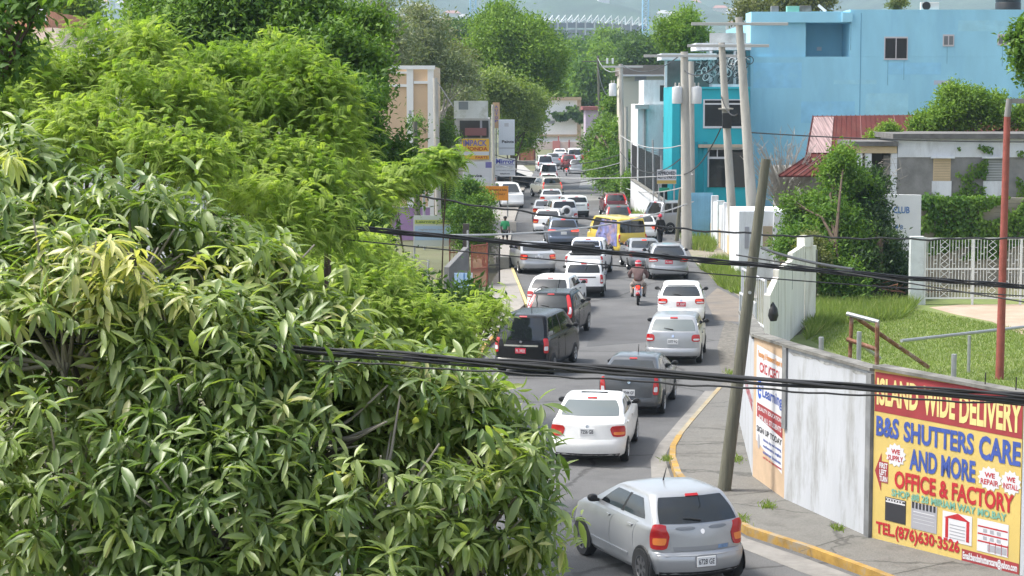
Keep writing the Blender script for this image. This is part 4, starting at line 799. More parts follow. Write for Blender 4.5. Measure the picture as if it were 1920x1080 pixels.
for x0, x1, y0, y1, k in ((1653, 1697, 70, 113, 1), (1762, 1783, 66, 88, 0), (1864, 1886, 65, 86, 0)):
    w = bp_('window', mat('window_frame_pink', (.50, .46, .47), .6), x0, x1, y0, y1, .002, .05); xm = (x0 + x1) / 2
    for a_, b_ in ((x0 + 2, xm - 1), (xm + 1, x1 - 2)): bp_('pane', mat('dark_pane', (.012, .013, .015), .08) if k else mat('grey_pane', (.14, .15, .16), .1), a_, b_, y0 + 3, y1 - 3, .051, .055, w)
mb = MB(); fr.slab(mb, bu(1609), bu(1610), 4, bz(26), .003, .012); mb.build('drain_line', mat('line_blue', (.08, .24, .40), .8), rt)
bp_('repair_patch', mat('pale_patch', (.42, .46, .55), .9), 1747, 1779, 151, 159, .003, .008); bp_('notice', WHL, 1541, 1550, 87, 94, -3.19, -3.16)
for i, (x0, x1, y0, y1) in enumerate(((1410, 1500, 118, 165), (1560, 1640, 150, 158), (1660, 1760, 118, 140), (1790, 1900, 40, 60), (1500, 1600, 190, 230), (1620, 1700, 175, 215))): bp_('repaint_patch', mat('repaint_blue_%s' % 'ab'[i % 2], ((.26, .54, .73), (.32, .59, .70))[i % 2], .85, var=.12, scale=1.2, stain=(.285, .56, .71), stain_amt=1, stain_scale=.9), x0, x1, y0, y1, .003, .006)
for x, y0, y1 in ((1660, 114, 160), (1690, 114, 150), (1770, 89, 120), (1873, 87, 125), (1590, 44, 95)): bp_('water_streak', mat('streak_blue', (.17, .36, .47), .9, var=.15, scale=3), x, x + 1.2, y0, y1, .007, .009)
RB = BY
def roofthing(nm, label, cat, x0, x1, y0, y1, m, dep=1.0, back=1.5, extra=None):
    mb = MB(); w, h = bx(x1) - bx(x0), (y1 - y0) / s; mb.box((0, 0, h / 2), (w, dep, h)); o = mb.build(nm, m, bevel=.02); o.location = (bx((x0 + x1) / 2), RB + back, bz(20 if x0 > 1500 else 24)); lab(o, label, cat); return o
ac = roofthing('air_conditioner', 'pale air conditioner unit on the blue roof edge', 'air conditioner', 1722, 1756, 8, 22, mat('ac_case', (.60, .60, .57), .5), .35, .5)
mb = MB(); mb.lathe([(.01, 0), (.28, 0), (.28, -.02)], 16, (-.25, -.185, .26), 'y'); mb.build('fan_grille', TRIM, ac)
tk = MB(); tk.lathe([(.01, 0), (.85, 0), (.85, .5), (.82, .55), (.85, .6), (.85, 1.1), (.6, 1.35), (.25, 1.45), (.01, 1.45)], 28); o = tk.build('water_tank', mat('black_plastic_tank', (.012, .012, .014), .5)); o.location = (bx(1893), RB + 1.6, bz(20)); lab(o, 'black plastic water tank on the blue roof', 'water tank')
mb = MB(); mb.lathe([(.26, 0), (.30, .02), (.30, .08), (.01, .10)], 16, (0, 0, 1.44)); mb.build('lid', TRIM, o)
roofthing('roof_box', 'green topped crate on the blue roof', 'crate', 1473, 1496, 13, 24, mat('green_crate', (.20, .45, .36), .8), .6, .7); roofthing('concrete_stub', 'concrete column stub at the left of the blue roof', 'column stub', 1443, 1457, 13, 24, GREYR, .4, .5); roofthing('concrete_stub', 'wide concrete stub beside the green crate', 'column stub', 1497, 1518, 12, 24, MOSSY, .4, .6)
stick('tilted_board', 'white board leaning on the blue roof', 'board', [(bx(1533), RB + .8, bz(11)), (bx(1546), RB + .6, bz(23))], .12, WHL, n=4)
# teal shop
TEAL = mat('teal_paint', (.012, .36, .43), .7, var=.08, scale=.8); TEALD = mat('deep_teal_paint', (.008, .24, .31), .7)
TY = 132.0; s2 = SC(TY); tx = lambda x: (x - 960) / s2; tz = lambda y: CAMH + (HORIZON - y) / s2
TL = Vector((tx(1272), TY, 0)); rt = empty('teal_shop', TL, 0, 'bright teal two storey shop with wide upper window', 'building'); tu = lambda x: tx(x) - TL.x
def tp(nm, m, x0, x1, y0, y1, w0, w1, par=None): mb = MB(); fr.slab(mb, tu(x0), tu(x1), tz(y1), tz(y0), w0, w1); return mb.build(nm, m, par or rt)
mb = MB(); fr.slab(mb, 0, tu(1404), 0, tz(167), -9, 0); mb.build('wall', TEAL, rt)
mb = MB(); fr.slab(mb, tu(1258), tu(1271.9), 0, tz(163), -7, .6); mb.build('corner_pier', mat('teal_paint'  , (.012, .36, .43)), rt)
for x in (1300, 1318): mb = MB(); fr.slab(mb, tu(x), tu(x + 7), 0, tz(265), .002, .25); mb.build('column', TEALD, rt)
w = tp('window', WHL, 1317, 1402, 186, 240, .002, .06)
for x0, x1, y0, y1 in ((1320, 1400, 196, 236), (1320, 1357, 188, 193), (1360, 1400, 188, 193)): tp('pane', GLASS, x0, x1, y0, y1, .061, .07, w)
w = tp('door', WHL, 1326, 1402, 277, 350, .002, .08)
for x0, x1, y0, y1 in ((1329, 1343, 280, 293), (1345, 1358, 280, 293), (1329, 1360, 297, 350), (1362, 1400, 280, 350)): tp('pane', GLASS, x0, x1, y0, y1, .081, .09, w)
tp('door_head', mat('buff_band', (.45, .36, .27), .8), 1308, 1404, 270, 276, .085, .35); tp('parapet', mat('teal_light', (.03, .42, .50), .7), 1272, 1404, 163, 166.8, -9, .12)
# rooftop clutter on the shop
def mk(nm, label, cat, x0, x1, y0, y1, D, dep, m, grp=None):
    a_ = PD(x0, y1, D); b_ = PD(x1, y0, D); mb = MB(); mb.box((0, 0, (b_.z - a_.z) / 2), (b_.x - a_.x, dep, b_.z - a_.z)); o = mb.build(nm, m); o.location = ((a_.x + b_.x) / 2, D, a_.z); return lab(o, label, cat, grp)
rt = empty('rooftop_shelter', PD(1300, 165, 136), 0, 'white concrete shelter of slabs and posts on the teal shop roof', 'shelter')
def rs(nm, m, x0, x1, y0, y1, D, dep): a_ = PD(x0, y1, D) - rt.location; b_ = PD(x1, y0, D) - rt.location; mb = MB(); mb.box(((a_.x + b_.x) / 2, D - 136, (a_.z + b_.z) / 2), (b_.x - a_.x, dep, b_.z - a_.z)); return mb.build(nm, m, rt)
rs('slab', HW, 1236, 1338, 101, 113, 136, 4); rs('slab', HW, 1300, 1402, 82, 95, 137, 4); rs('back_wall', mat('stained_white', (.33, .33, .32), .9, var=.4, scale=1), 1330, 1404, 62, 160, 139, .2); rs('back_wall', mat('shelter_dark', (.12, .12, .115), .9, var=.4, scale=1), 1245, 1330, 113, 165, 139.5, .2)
for x in (1246, 1292, 1330, 1375): rs('post', HW, x, x + 5, 113 if x < 1330 else 95, 164, 135.2, .2)
rs('low_wall', HW, 1335, 1402, 158, 165, 134.6, .2)
rnd = random.Random(4)
SCRAP = [mat('scrap_black', (.02, .02, .022), .6), mat('scrap_silver', (.5, .5, .5), .4, metal=.6), mat('scrap_white', (.75, .75, .75), .6)]
for i in range(17):     # bicycles stacked on the roof
    c = PD(1318 + (i % 9) * 10 + rnd.uniform(-4, 4), 122 + (i // 9) * 16 + rnd.uniform(-5, 5), 134.6 + .45 * (i // 9)); rb = empty('bicycle', c, rnd.uniform(-1.0, 1.0), 'old bicycle in the heap on the teal shop roof', 'bicycle', 'bicycles heaped on the roof'); rb.rotation_euler[0] = rnd.uniform(-.5, .5); rb.rotation_euler[1] = rnd.uniform(-1.2, 1.2); rb.scale = (.8,) * 3
    for k in (-.5, .5):
        mb = MB(); mb.tube([(k + .32 * math.cos(a), 0, .32 * math.sin(a)) for a in [2 * math.pi * j / 14 for j in range(15)]], .035, 5); mb.build('wheel', SCRAP[(0, 2, 0, 1)[i % 4]], rb)
    mb = MB(); mb.tube([(-.5, 0, 0), (-.05, 0, .02), (.35, 0, .45), (-.2, 0, .5), (-.05, 0, .02)], .03, 5); mb.tube([(.5, 0, 0), (.38, 0, .6), (.25, .2, .65)], .03, 5); mb.build('frame', SCRAP[(2, 1, 2, 0)[i % 4]], rb)
# white house left of the teal shop, and the grey-roofed one behind it
def house(name, label, x0, x1, ytop, D, dep, m, parts, cat='building', base=0.0):
    a_ = PD(x0, ytop, D); b_ = PD(x1, ytop, D); rt = empty(name, (a_.x, D, 0), 0, label, cat); f = Frame((0, 0, 0), (1, 0, 0)); mb = MB(); f.slab(mb, 0, b_.x - a_.x, base, a_.z, -dep, 0); mb.build('wall', m, rt)
    out = {}
    for nm, mm, px0, px1, py0, py1, w0, w1, *par in parts:
        mb = MB(); p, q = PD(px0, py1, D), PD(px1, py0, D); f.slab(mb, p.x - a_.x, q.x - a_.x, p.z, q.z, w0, w1); o = mb.build(nm, mm, out[par[0]] if par else rt); out[nm] = o
    return rt
house('white_house', 'narrow white house with maroon shutters beside the teal shop', 1196, 1262, 196, 140, 8, HW, [('shutter', MAROON, 1243, 1251, 219, 248, .002, .06), ('upper_storey', HW, 1208, 1252, 150, 195.8, -6, -.4), ('canopy', mat('grey_parapet', (.36, .37, .36)), 1190, 1216, 196, 204, .002, .8), ('stair_shade', mat('interior_shade', (.05, .05, .045)), 1238, 1250, 160, 190, -.398, -.37), ('downpipe', mat('stained_white', (.5, .5, .49)), 1207, 1212, 205, 330, .002, .12), ('grille', GRL, 1235, 1262, 278, 300, .002, .05)], 'house')  # shade of the stair opening painted as a dark slab
house('grey_roofed_house', 'cream house with a flat grey brown roof behind the white house', 1168, 1268, 141, 160, 9, mat('cream_house', (.55, .52, .44), .85), [('roof', mat('brown_roof', (.20, .17, .15), .9, var=.15, scale=1), 1165, 1272, 122, 140.8, -9.5, .6), ('window', GRL, 1190, 1212, 143, 152, .002, .05), ('fascia', WHL, 1164, 1273, 140, 143, .602, .66)], 'house')
# wall and chain-link beyond the teal shop
fr, rt, prt = wall('boundary_wall', 'white sloping wall under the dark chain-link fence beside the teal shop', (8.25, 141, 0), (9.75, 124.5, 0), 2.5, 1.55, HW, group=None, cop=MOSSY)
mb = MB(); fr.slab(mb, fr.len - 1.6, fr.len - 1.0, .35, 1.35, .003, .03); prt('painted_mark', mb, TEALD)
a_, b_ = Vector((8.35, 143, 0)), Vector((9.45, 130, 0)); fr = Frame(a_, b_); rt = empty('chainlink_fence', a_, 0, 'dark chain-link fence above the white sloping wall', 'fence'); CHN = mat('dark_mesh', (.05, .05, .05), .7)
for k in range(5): mb = MB(); u = fr.len * k / 4; mb.tube([fr(u, 2.2, -.1) - a_, fr(u, 5.0 - .5 * k / 4, -.1) - a_], .05, 6); mb.build('post', GALV, rt)
mb = MB(); n = 70
for k in range(n): u = fr.len * k / n; fr.slab(mb, u, u + .05, 2.2 - .4 * k / n, 4.9 - .5 * k / n, -.11, -.09)
for k in range(22): v = 2.0 + k * .13; fr.slab(mb, 0, fr.len, v, v + .025, -.12, -.1)
mb.v = [tuple(Vector(v) - a_) for v in mb.v]; mb.build('mesh', CHN, rt)
def sign(name, label, x0, x1, y0, y1, D, m, rows, posts=(), yaw=0, cat='sign', frame=None, ex=()):
    a_, b_ = PD(x0, y1, D), PD(x1, y1, D); top = PD(x0, y0, D).z; rt = empty(name, (a_.x, D, 0), R(yaw), label, cat); w, h = b_.x - a_.x, top - a_.z; f = Frame((0, 0, a_.z), (w, 0, a_.z)); mb = MB(); f.slab(mb, 0, w, 0, h, -.06, 0); pn = mb.build('panel', m, rt)
    for mm, z0, z1, u0, u1 in ex: mb = MB(); f.sheet(mb, [(u0 * w, z0 * h), (u1 * w, z0 * h), (u1 * w, z1 * h), (u0 * w, z1 * h)], .006); mb.build('colour_band', mm, pn)
    for t, mm, u0, u1, v0, v1 in rows: mb = MB(); letter(mb, f, t, u0 * w, u1 * w, v0 * h, v1 * h, .012, bold=.03); mb.build('lettering', mm, pn)
    for u in posts: mb = MB(); mb.tube([(u * w, .03 + .05, 0), (u * w, .08, top - .1)], .05, 8); mb.build('post', GALV, rt)
    return rt
sign('shop_sign', 'white auto parts sign with black letters and a yellow band', 1232, 1268, 318, 345, 127, WHL, [('APPROVED', BLK, .03, .95, .62, .88), ('AUTO PARTS', BLK, .03, .97, .36, .60)], (.1, .9), ex=((mat('band_yellow', (.5, .36, .10), .7), .02, .26, 0, 1),))
sign('street_sign', 'small green street name sign on a white post', 1236, 1255, 352, 359, 122, mat('sign_green', (.02, .25, .14), .5), [], (.5,))
house('dark_workshop', 'open dark workshop bay under the auto parts sign', 1226, 1262, 343, 135, 4, mat('interior_shade', (.05, .05, .045)), [('bay_pillar', TEAL, 1258, 1264, 340, 395, .002, .3)])  # solid box coloured dark for the shade of an open bay
fr, rt, prt = wall('corrugated_gate', 'light blue corrugated sheet gate left of the white boundary wall', (10.35, 117, 0), (11.6, 117, 0), 2.75, 2.75, mat('light_blue_sheet', (.20, .42, .56), .6, var=.1, scale=2), cop=None, cat='gate', group=None, thick=.06)
mb = MB()
for k in range(9): fr.slab(mb, k * .14, k * .14 + .06, 0, 2.6, .001, .04)
prt('corrugation', mb, mat('light_blue_sheet', (.20, .42, .56)))
fr, rt, prt = wall('boundary_wall', 'white boundary wall with stepped pillars above the weedy verge', (11.5, 119.5, 0), (11.35, 100.5, 0), 2.3, 2.35, HW, cop=None, group=None, thick=.25)
for k in range(6): mb = MB(); u = k * fr.len / 5.2; fr.slab(mb, u, u + .4, 0, 2.55 + .1 * (k % 2), -.3, .08); prt('pillar', mb, HW if k % 2 else mat('pale_pillar_paint', (.55, .60, .60)))
for k in range(3): mb = MB(); u = 2 + k * 5.2; fr.slab(mb, u, u + 1.6, 0, 1.0, .003, .02); prt('bare_patch', mb, WOODC)
house('gate_house', 'small white house with barred windows behind the wooden pole', 1386, 1478, 396, 92, 4, HW, [('window', GRL, 1396, 1404, 425, 465, .002, .04), ('window', mat('louvre_line', (.34, .27, .18)), 1430, 1448, 424, 462, .002, .04), ('column', WHL, 1449, 1462, 398, 520, .002, .2), ('base_panel', WOODC, 1462, 1478, 462, 520, .002, .1)], 'house')
# ------------------------------------------------------------------ left-hand side: beige block, shop signs, gates, far buildings
BEIGE = mat('beige_paint', (.60, .43, .28), .85, var=.06, scale=.6, stain=(.50, .36, .25), stain_amt=.5, stain_scale=.4); TRIMW = mat('white_trim', (.72, .72, .70), .8)
house('beige_building', 'tall beige block with white pilasters and bands above the trees', 640, 812, 124, 122, 12, BEIGE, [('pilaster', TRIMW, 764, 775, 130, 420, .002, .18), ('pilaster', TRIMW, 803, 813, 130, 420, .002, .18), ('band', TRIMW, 640, 763.5, 158, 163, .002, .14), ('band', TRIMW, 776, 802.5, 152, 157, .002, .14), ('band', TRIMW, 640, 763.5, 134, 138, .002, .1), ('band', TRIMW, 640, 816, 123, 130, .19, .3), ('panel_window', GRL, 767, 772, 207, 222, .181, .2)])
house('orange_roofed_house', 'house with orange tile roof glimpsed through the top left trees', -60, 105, 52, 95, 9, mat('pink_render', (.62, .50, .42), .85), [('roof', mat('orange_tile', (.45, .20, .11), .8, var=.2, scale=4), -70, 88, 20, 51.5, -9, .4), ('roof_end', WHL, 55, 90, 18, 40, .402, .5)], 'house')
house('pale_building', 'white walled building seen through gaps in the left trees', -80, 330, 100, 88, 8, mat('bright_white_render', (.80, .79, .78), .85), [('awning', PEACH, 100, 180, 160, 176, .002, .6)])
# shop front with the yellow board
SIGNBLUE = mat('lilac_letter', (.16, .14, .36), .7); ORB = mat('sign_amber', (.72, .42, .03), .6); ORN = mat('banner_orange', (.70, .26, .02), .7, var=.1, scale=2)
rt = house('spare_parts_shop', 'shop building with a stained white roof panel above a dark loft', 852, 918, 222, 161, 7, mat('dull_render', (.42, .41, .40), .9, var=.2, scale=1), [('loft_shade', mat('interior_shade', (.05, .05, .045)), 862, 916, 226, 258, .002, .05), ('loft_rail', GRL, 900, 904, 226, 258, .051, .1), ('awning', mat('maroon_awning', (.22, .09, .09), .8), 872, 912, 240, 254, .06, .5), ('lower_wall', TRIMW, 868, 926, 300, 350, .002, .12)])  # shade of the loft opening painted as a dark slab on the wall
sign('roof_panel', 'stained white panel with a grey square above the parts shop', 851, 915, 189, 222, 160.7, mat('stained_panel', (.66, .67, .66), .8, var=.1, scale=.6, stain=(.33, .33, .25), stain_amt=.9, stain_scale=.5), [], ex=((mat('grey_square', (.22, .24, .26), .7), .5, .95, .14, .42),), cat='panel')
sign('parts_sign', 'yellow and amber motor parts sign below the dark loft', 866, 917, 260, 299, 160.3, ORB, [('IMPACK', SIGNBLUE, .06, .92, .64, .94), ('HONDA', mat('sign_brick', (.40, .05, .02), .7), .12, .95, .42, .60), ('PARTS', mat('sign_brick', (.40, .05, .02)), .5, .95, .04, .16)], ex=((WHL, .20, .38, 0, 1),))
sign('shop_board', 'white shop board with small dark print under the amber sign', 870, 926, 303, 342, 159.8, WHL, [('Service', BLK, .15, .6, .25, .4)], ex=((SIGNBLUE, .7, .98, .72, .98),))
sign('tall_sign', 'tall blank white sign panel behind the left concrete pole', 935, 965, 224, 291, 166, mat('cool_white', (.66, .69, .74), .6), [('Paints', BLK, .2, .95, .34, .42)], ex=((GRL, .19, .21, 0, 1), (mat('crest_grey', (.50, .50, .53), .6), .80, .90, .36, .62)))
sign('mirror_sign', 'white sign reading Mirror in blue letters', 925, 966, 297, 331, 160, WHL, [('Mirror', mat('sign_navy', (.04, .04, .30), .6), .12, .96, .70, .97), ('replacement and repair', GRL, .12, .9, .48, .58), ('windscreens and glass', GRL, .1, .95, .28, .38), ('telephone', BLK, .3, .75, .1, .2)], (.15, .85), ex=((mat('sign_navy', (.04, .04, .30)), .63, .66, .03, .97),))
sign('blade_sign', 'narrow orange vertical sign with small purple letters', 924, 937, 192, 240, 167, mat('faded_orange', (.55, .36, .20), .7), [(c, SIGNBLUE, .3, .75, .78 - .14 * k, .88 - .14 * k) for k, c in enumerate('AUTOP')], (.5,))
sign('orange_banner', 'orange banner with a line of dark lettering on a rail', 898, 953, 349, 376, 138, ORN, [('Car Rental & Sales', mat('banner_ink', (.16, .07, .02), .8), .30, .95, .68, .82), ('OPEN DAILY', mat('banner_ink', (.16, .07, .02)), .4, .9, .38, .5)], (.02, .98), cat='banner')
# mesh sign by the gate
sign('fence_sign', 'faded notice board with yellow green and blue stripes behind wire mesh', 776, 868, 404, 462, 99, mat('faded_white', (.52, .55, .50), .8), [('Learning Centre', mat('faded_green', (.10, .16, .05), .8), .05, .8, .74, .84), ('registration now open', GRL, .1, .8, .50, .58), ('subjects offered', GRL, .1, .7, .34, .42)], (.01, .99), ex=((mat('faded_lime', (.45, .50, .13), .8), .72, .86, .02, .98), (mat('faded_sky', (.36, .48, .62), .8), .20, .66, .02, .98)), cat='notice board')
house('purple_wall', 'low purple painted wall behind the left poles', 735, 806, 390, 117, .3, mat('purple_paint', (.34, .21, .38), .85, var=.1, scale=1), [('coping', GRL, 734, 807, 388, 390, -.3, .06)], 'wall')
REDG = mat('gate_red_oxide', (.28, .085, .055), .75, var=.2, scale=3); DKG = mat('gate_black', (.04, .035, .035), .6)
def bar_gate(name, label, a, b, h, m, n, group=None):
    fr = Frame(a, b); rt = empty(name, a, 0, label, 'gate', group); L = fr.len
    def prt(nm, mb): mb.v = [tuple(Vector(v) - Vector(a)) for v in mb.v]; return mb.build(nm, m, rt)
    mb = MB()
    for u in (0, L - .05): fr.slab(mb, u, u + .05, .05, h, -.03, .03)
    for v in (.1, h * .45, h - .1): fr.slab(mb, .05, L - .05, v, v + .05, -.02, .02)
    prt('frame', mb); mb = MB()
    for k in range(1, n): fr.slab(mb, L * k / n - .012, L * k / n + .012, .15, h - .1, -.012, .012)
    prt('bars', mb)
bar_gate('bar_gate', 'red brown barred gate at the left pavement', P(884, 545), P(914, 541), 2.0, REDG, 14); bar_gate('bar_gate', 'dark barred gate leaf standing open beside the pavement', P(914, 541), P(937, 538), 2.15, DKG, 12)
bar_gate('yard_railing', 'rust red railing behind the mesh sign board', P(842, 500), P(880, 500), 1.5, REDG, 14)
o = MB(); a = P(866, 545); o.box((0, 0, 1.4), (.28, .28, 2.8)); ob = o.build('gate_pillar', mat('dark_post_paint', (.06, .05, .045), .8)); ob.location = P(874, 540); lab(ob, 'dark brown gate pillar left of the red brown gate', 'pillar')
fr, rt, prt = wall('grey_wall', 'sloping grey blockwork wall panel under a galvanised rail', P(842, 560), P(878, 552), 1.3, 2.0, mat('grey_block', (.15, .15, .15), .9, var=.15, scale=2), group=None, cop=None)
sign('blue_board', 'pale blue board leaning by the gate', 852, 886, 512, 552, 80, mat('board_blue', (.35, .50, .68), .7, var=.15, scale=2), [], ex=((mat('stripe_blue', (.08, .20, .45), .7), .0, 1, .5, .58), (WHL, 0, 1, .93, 1)), cat='board')
mb = MB(); q0, q1 = P(930, 503), P(955, 503); mb.box((0, 0, .28), (q1.x - q0.x, .5, .56)); o = mb.build('kerb_block', mat('pale_block', (.50, .45, .38), .9, var=.1), bevel=.02); o.location = (q0 + q1) / 2; lab(o, 'pale concrete block beside the silver saloon at the left kerb', 'block')
mb = MB(); q0, q1 = P(950, 434), P(968, 434); mb.box((0, 0, .3), (q1.x - q0.x, .5, .6)); o = mb.build('kerb_block', mat('pale_block', (.50, .45, .38)), bevel=.02); o.location = (q0 + q1) / 2; lab(o, 'small pale block by the pedestrian in green', 'block')
stick('galvanised_post', 'thin galvanised post at the end of the grey wall', 'post', [P(877, 545), P(877, 545) + Vector((0, 0, 2.6))], .04, GALV); stick('galvanised_post', 'short galvanised post among the lower left leaves', 'post', [P(803, 560), P(803, 560) + Vector((0, 0, 1.6))], .05, GALV)
# copper coloured gate, end building and wall across the road
COPP = mat('copper_sheet', (.36, .14, .07), .5, var=.35, scale=1.5, stretch=(4, 4, .2), metal=.3)
house('copper_gate', 'copper brown sheet gate at the far left kerb', 975, 1002, 279, 250, .1, COPP, [('post', MAROON, 973, 975.5, 277, 305, -.1, .1), ('post', MAROON, 1001.5, 1004, 277, 305, -.1, .1)], 'gate')
mb = MB(); mb.box((0, 0, .25), (3.4, 1.0, .5)); o = mb.build('concrete_kerb_block', MOSSY, bevel=.03); o.location = PD(989, 309, 243) * 1; o.location.z = .25 - .25; lab(o, 'dark concrete ledge in front of the copper gate', 'ledge')
house('far_white_building', 'bright white building with peach edges closing the far end of the road', 1000, 1089, 186, 330, 10, mat('bright_white_render', (.80, .79, .78)), [('edge', PEACH, 1082, 1089.5, 183, 262, .002, .3), ('cornice', PEACH, 1012, 1090, 182, 188, .302, .6), ('ledge', PEACH, 1010, 1088, 252, 256, .002, .5), ('window', GRL, 1036, 1056, 210, 222, .002, .1), ('window', GRL, 1028, 1040, 226, 232, .002, .1)])
house('far_wall', 'low pale pink wall with red posts at the bend of the road', 1000, 1112, 266, 312, .4, mat('pale_pink', (.60, .50, .45), .85, var=.12, scale=.5), [('post', mat('post_red', (.42, .08, .07), .7), 1046, 1048, 255, 285, .002, .2), ('post', mat('post_red', (.42, .08, .07)), 1066, 1068, 262, 285, .002, .2), ('panel', mat('rose_panel', (.55, .22, .20), .8), 1036, 1050, 264, 283, .21, .26)], 'wall')
house('low_building', 'low dark red roofed building behind the far parked cars', 1098, 1130, 206, 300, 8, mat('lilac_render', (.42, .34, .42), .85), [('roof', mat('dull_red_roof', (.25, .08, .07), .8), 1092, 1134, 200, 206.5, -8.2, .6)])
# stadium, floodlights
STW = mat('stadium_white', (.68, .70, .72), .6); SD = 1200.; ss = SC(SD)
rt = empty('stadium', (0, SD, 0), 0, 'distant stadium stand under a white saw toothed truss roof', 'stadium')
z_ = lambda y: CAMH + (HORIZON - y) / ss; x_ = lambda x: (x - 960) / ss
mb = MB(); n = 24
for k in range(n):
    u0, u1 = k / n, (k + 1) / n; f = lambda u: (x_(1000 + 210 * u), 18 * math.sin(math.pi * u), z_(46 - 6 * math.sin(math.pi * u) + 4 * u)); p, q = f(u0), f(u1)
    mb.add([(p[0], p[1], p[2] - 3.2), (q[0], q[1], q[2] - 3.2), (q[0], q[1], q[2]), (p[0], p[1], p[2]), (p[0], p[1] + 16, p[2] + .5), (q[0], q[1] + 16, q[2] + .5)], [(0, 1, 2, 3), (3, 2, 5, 4), (0, 4, 5, 1)])
mb.build('roof', mat('stadium_roof', (.10, .105, .115), .6), rt)
for k in range(17):
    u = (k + .3) / 17; u2 = u + .045; p, q = f(u), f(u2); mb = MB(); mb.tube([(p[0] - 1.2, p[1], p[2] - .3), (q[0] - .6, q[1], p[2] + 4.4), (q[0] - .4, q[1], q[2] - .3)], .38, 5); mb.tube([(p[0], p[1] + 2, p[2] + .4), (q[0], q[1] + 2, q[2] + 2.6)], .25, 4); mb.build('truss', STW, rt)
mb = MB(); mb.box((x_(1105), 16, z_(72)), (x_(1205) - x_(1008), 14, 10)); mb.build('stand', mat('stand_grey', (.15, .15, .15), .9, var=.4, scale=.2), rt)
for k in range(12): mb = MB(); x = x_(1012 + k * 17); mb.box((x, 4, z_(78) + 3), (.9, .9, 18)); mb.build('column', mat('stand_concrete', (.36, .36, .36), .8), rt)
LBLUE = mat('floodlight_blue', (.30, .52, .70), .6)
for xx, yb, lb in ((887, 44, 'pale blue lattice floodlight tower behind the dark tree'), (1210, 84, 'pale blue lattice floodlight tower at the right end of the stadium'), (186, 60, 'slim pale mast above the left tree crowns'), (240, 60, 'red and white lattice mast above the left tree crowns')):
    D = 800.; b_ = PD(xx, yb, D); rt = empty('lattice_mast', (b_.x, D, 0), 0, lb, 'mast'); w = .4 if xx == 186 else 1.25; m_ = LBLUE if xx in (887, 1210) else (STW if xx == 186 else mat('mast_red', (.55, .28, .24), .6)); top = 58
    for sx, sy in ((-1, -1), (1, -1), (1, 1), (-1, 1)): mb = MB(); mb.tube([(sx * w, sy * w, 0), (sx * w * .9, sy * w * .9, top)], .22, 5); mb.build('leg', m_, rt)
    mb = MB()
    for k in range(int(top / 2.2)):
        z0 = k * 2.2
        for sx in (-1, 1): mb.tube([(sx * w, -w, z0), (-sx * w, -w, z0 + 2.2)], .12, 4)
        mb.tube([(-w, -w, z0), (w, -w, z0)], .12, 4)
    mb.build('bracing', m_, rt)
# houses on the far hillside
rng = random.Random(11); HC = [mat('hill_house_white', (.62, .60, .57), .8), mat('hill_house_cream', (.58, .50, .40), .8), mat('hill_house_rose', (.55, .42, .38), .8)]; HR = [mat('hill_roof_grey', (.32, .31, .31), .8), mat('hill_roof_red', (.30, .14, .10), .8)]
def hill_house(k):
    rt = empty('hillside_house', (0, 0, 0), 0, 'small pale house scattered on the far hazy hillside', 'house', 'houses on the far hillside'); w = (12, 18, 26)[k]; mb = MB(); mb.box((0, 0, 3), (w, 10, 9)); mb.build('wall', HC[k], rt)
    mb = MB(); mb.add([(-w / 2 - 1, -6, 7.5), (w / 2 + 1, -6, 7.5), (w / 2 + 1, 6, 7.5), (-w / 2 - 1, 6, 7.5), (-w / 2 + 3, 0, 11), (w / 2 - 3, 0, 11)], [(0, 1, 5, 4), (2, 3, 4, 5), (1, 2, 5), (3, 0, 4), (3, 2, 1, 0)]); mb.build('roof', HR[k % 2], rt); return rt
protos = [hill_house(k) for k in range(3)]; done = [0, 0, 0]
for i in range(90):
    k = rng.choice((0, 0, 1, 2)); px = rng.choice((rng.uniform(500, 880), rng.uniform(640, 860), rng.uniform(1000, 1420), rng.uniform(130, 260))); D = rng.uniform(1900, 3100); x = (px - 960) / SC(D); z = float(terr(np.array(x), np.array(D)))
    o = protos[k] if not done[k] else protos[k].copy()
    if done[k]:
        COL.objects.link(o)
        for c in protos[k].children: d = c.copy(); COL.objects.link(d); d.parent = o
    done[k] += 1; o.location = (x, D, z); o.rotation_euler = (0, 0, rng.uniform(-.5, .5))
# ------------------------------------------------------------------ people and the motorcycle
def skin(name, joints, bones, m, parent=None, sub=2):
    """joints: {name: (x, y, z, radius)}; one continuous skinned surface"""
    ks = list(joints); me = bpy.data.meshes.new(name); me.from_pydata([joints[k][:3] for k in ks], [(ks.index(a), ks.index(b)) for a, b in bones], []); me.update()
    o = link(name, me, parent, [m]); md = o.modifiers.new('skin', 'SKIN'); md.use_smooth_shade = True; sv = me.skin_vertices[0].data
    for i, k in enumerate(ks): r = joints[k][3]; sv[i].radius = (r, r) if not hasattr(r, '__len__') else r; sv[i].use_root = (i == 0)
    s_ = o.modifiers.new('subsurf', 'SUBSURF'); s_.levels = s_.render_levels = sub; return o
SKIN = mat('brown_skin', (.11, .055, .035), .6)
BONES = [('pelvis', 'waist'), ('waist', 'chest'), ('chest', 'neck'), ('neck', 'head'), ('head', 'crown')] + [(a + s, b + s) for s in 'LR' for a, b in (('hip', 'knee'), ('knee', 'ankle'), ('ankle', 'toe'), ('shoulder', 'elbow'), ('elbow', 'wrist'), ('wrist', 'palm'))] + [('pelvis', 'hipL'), ('pelvis', 'hipR'), ('chest', 'shoulderL'), ('chest', 'shoulderR')]
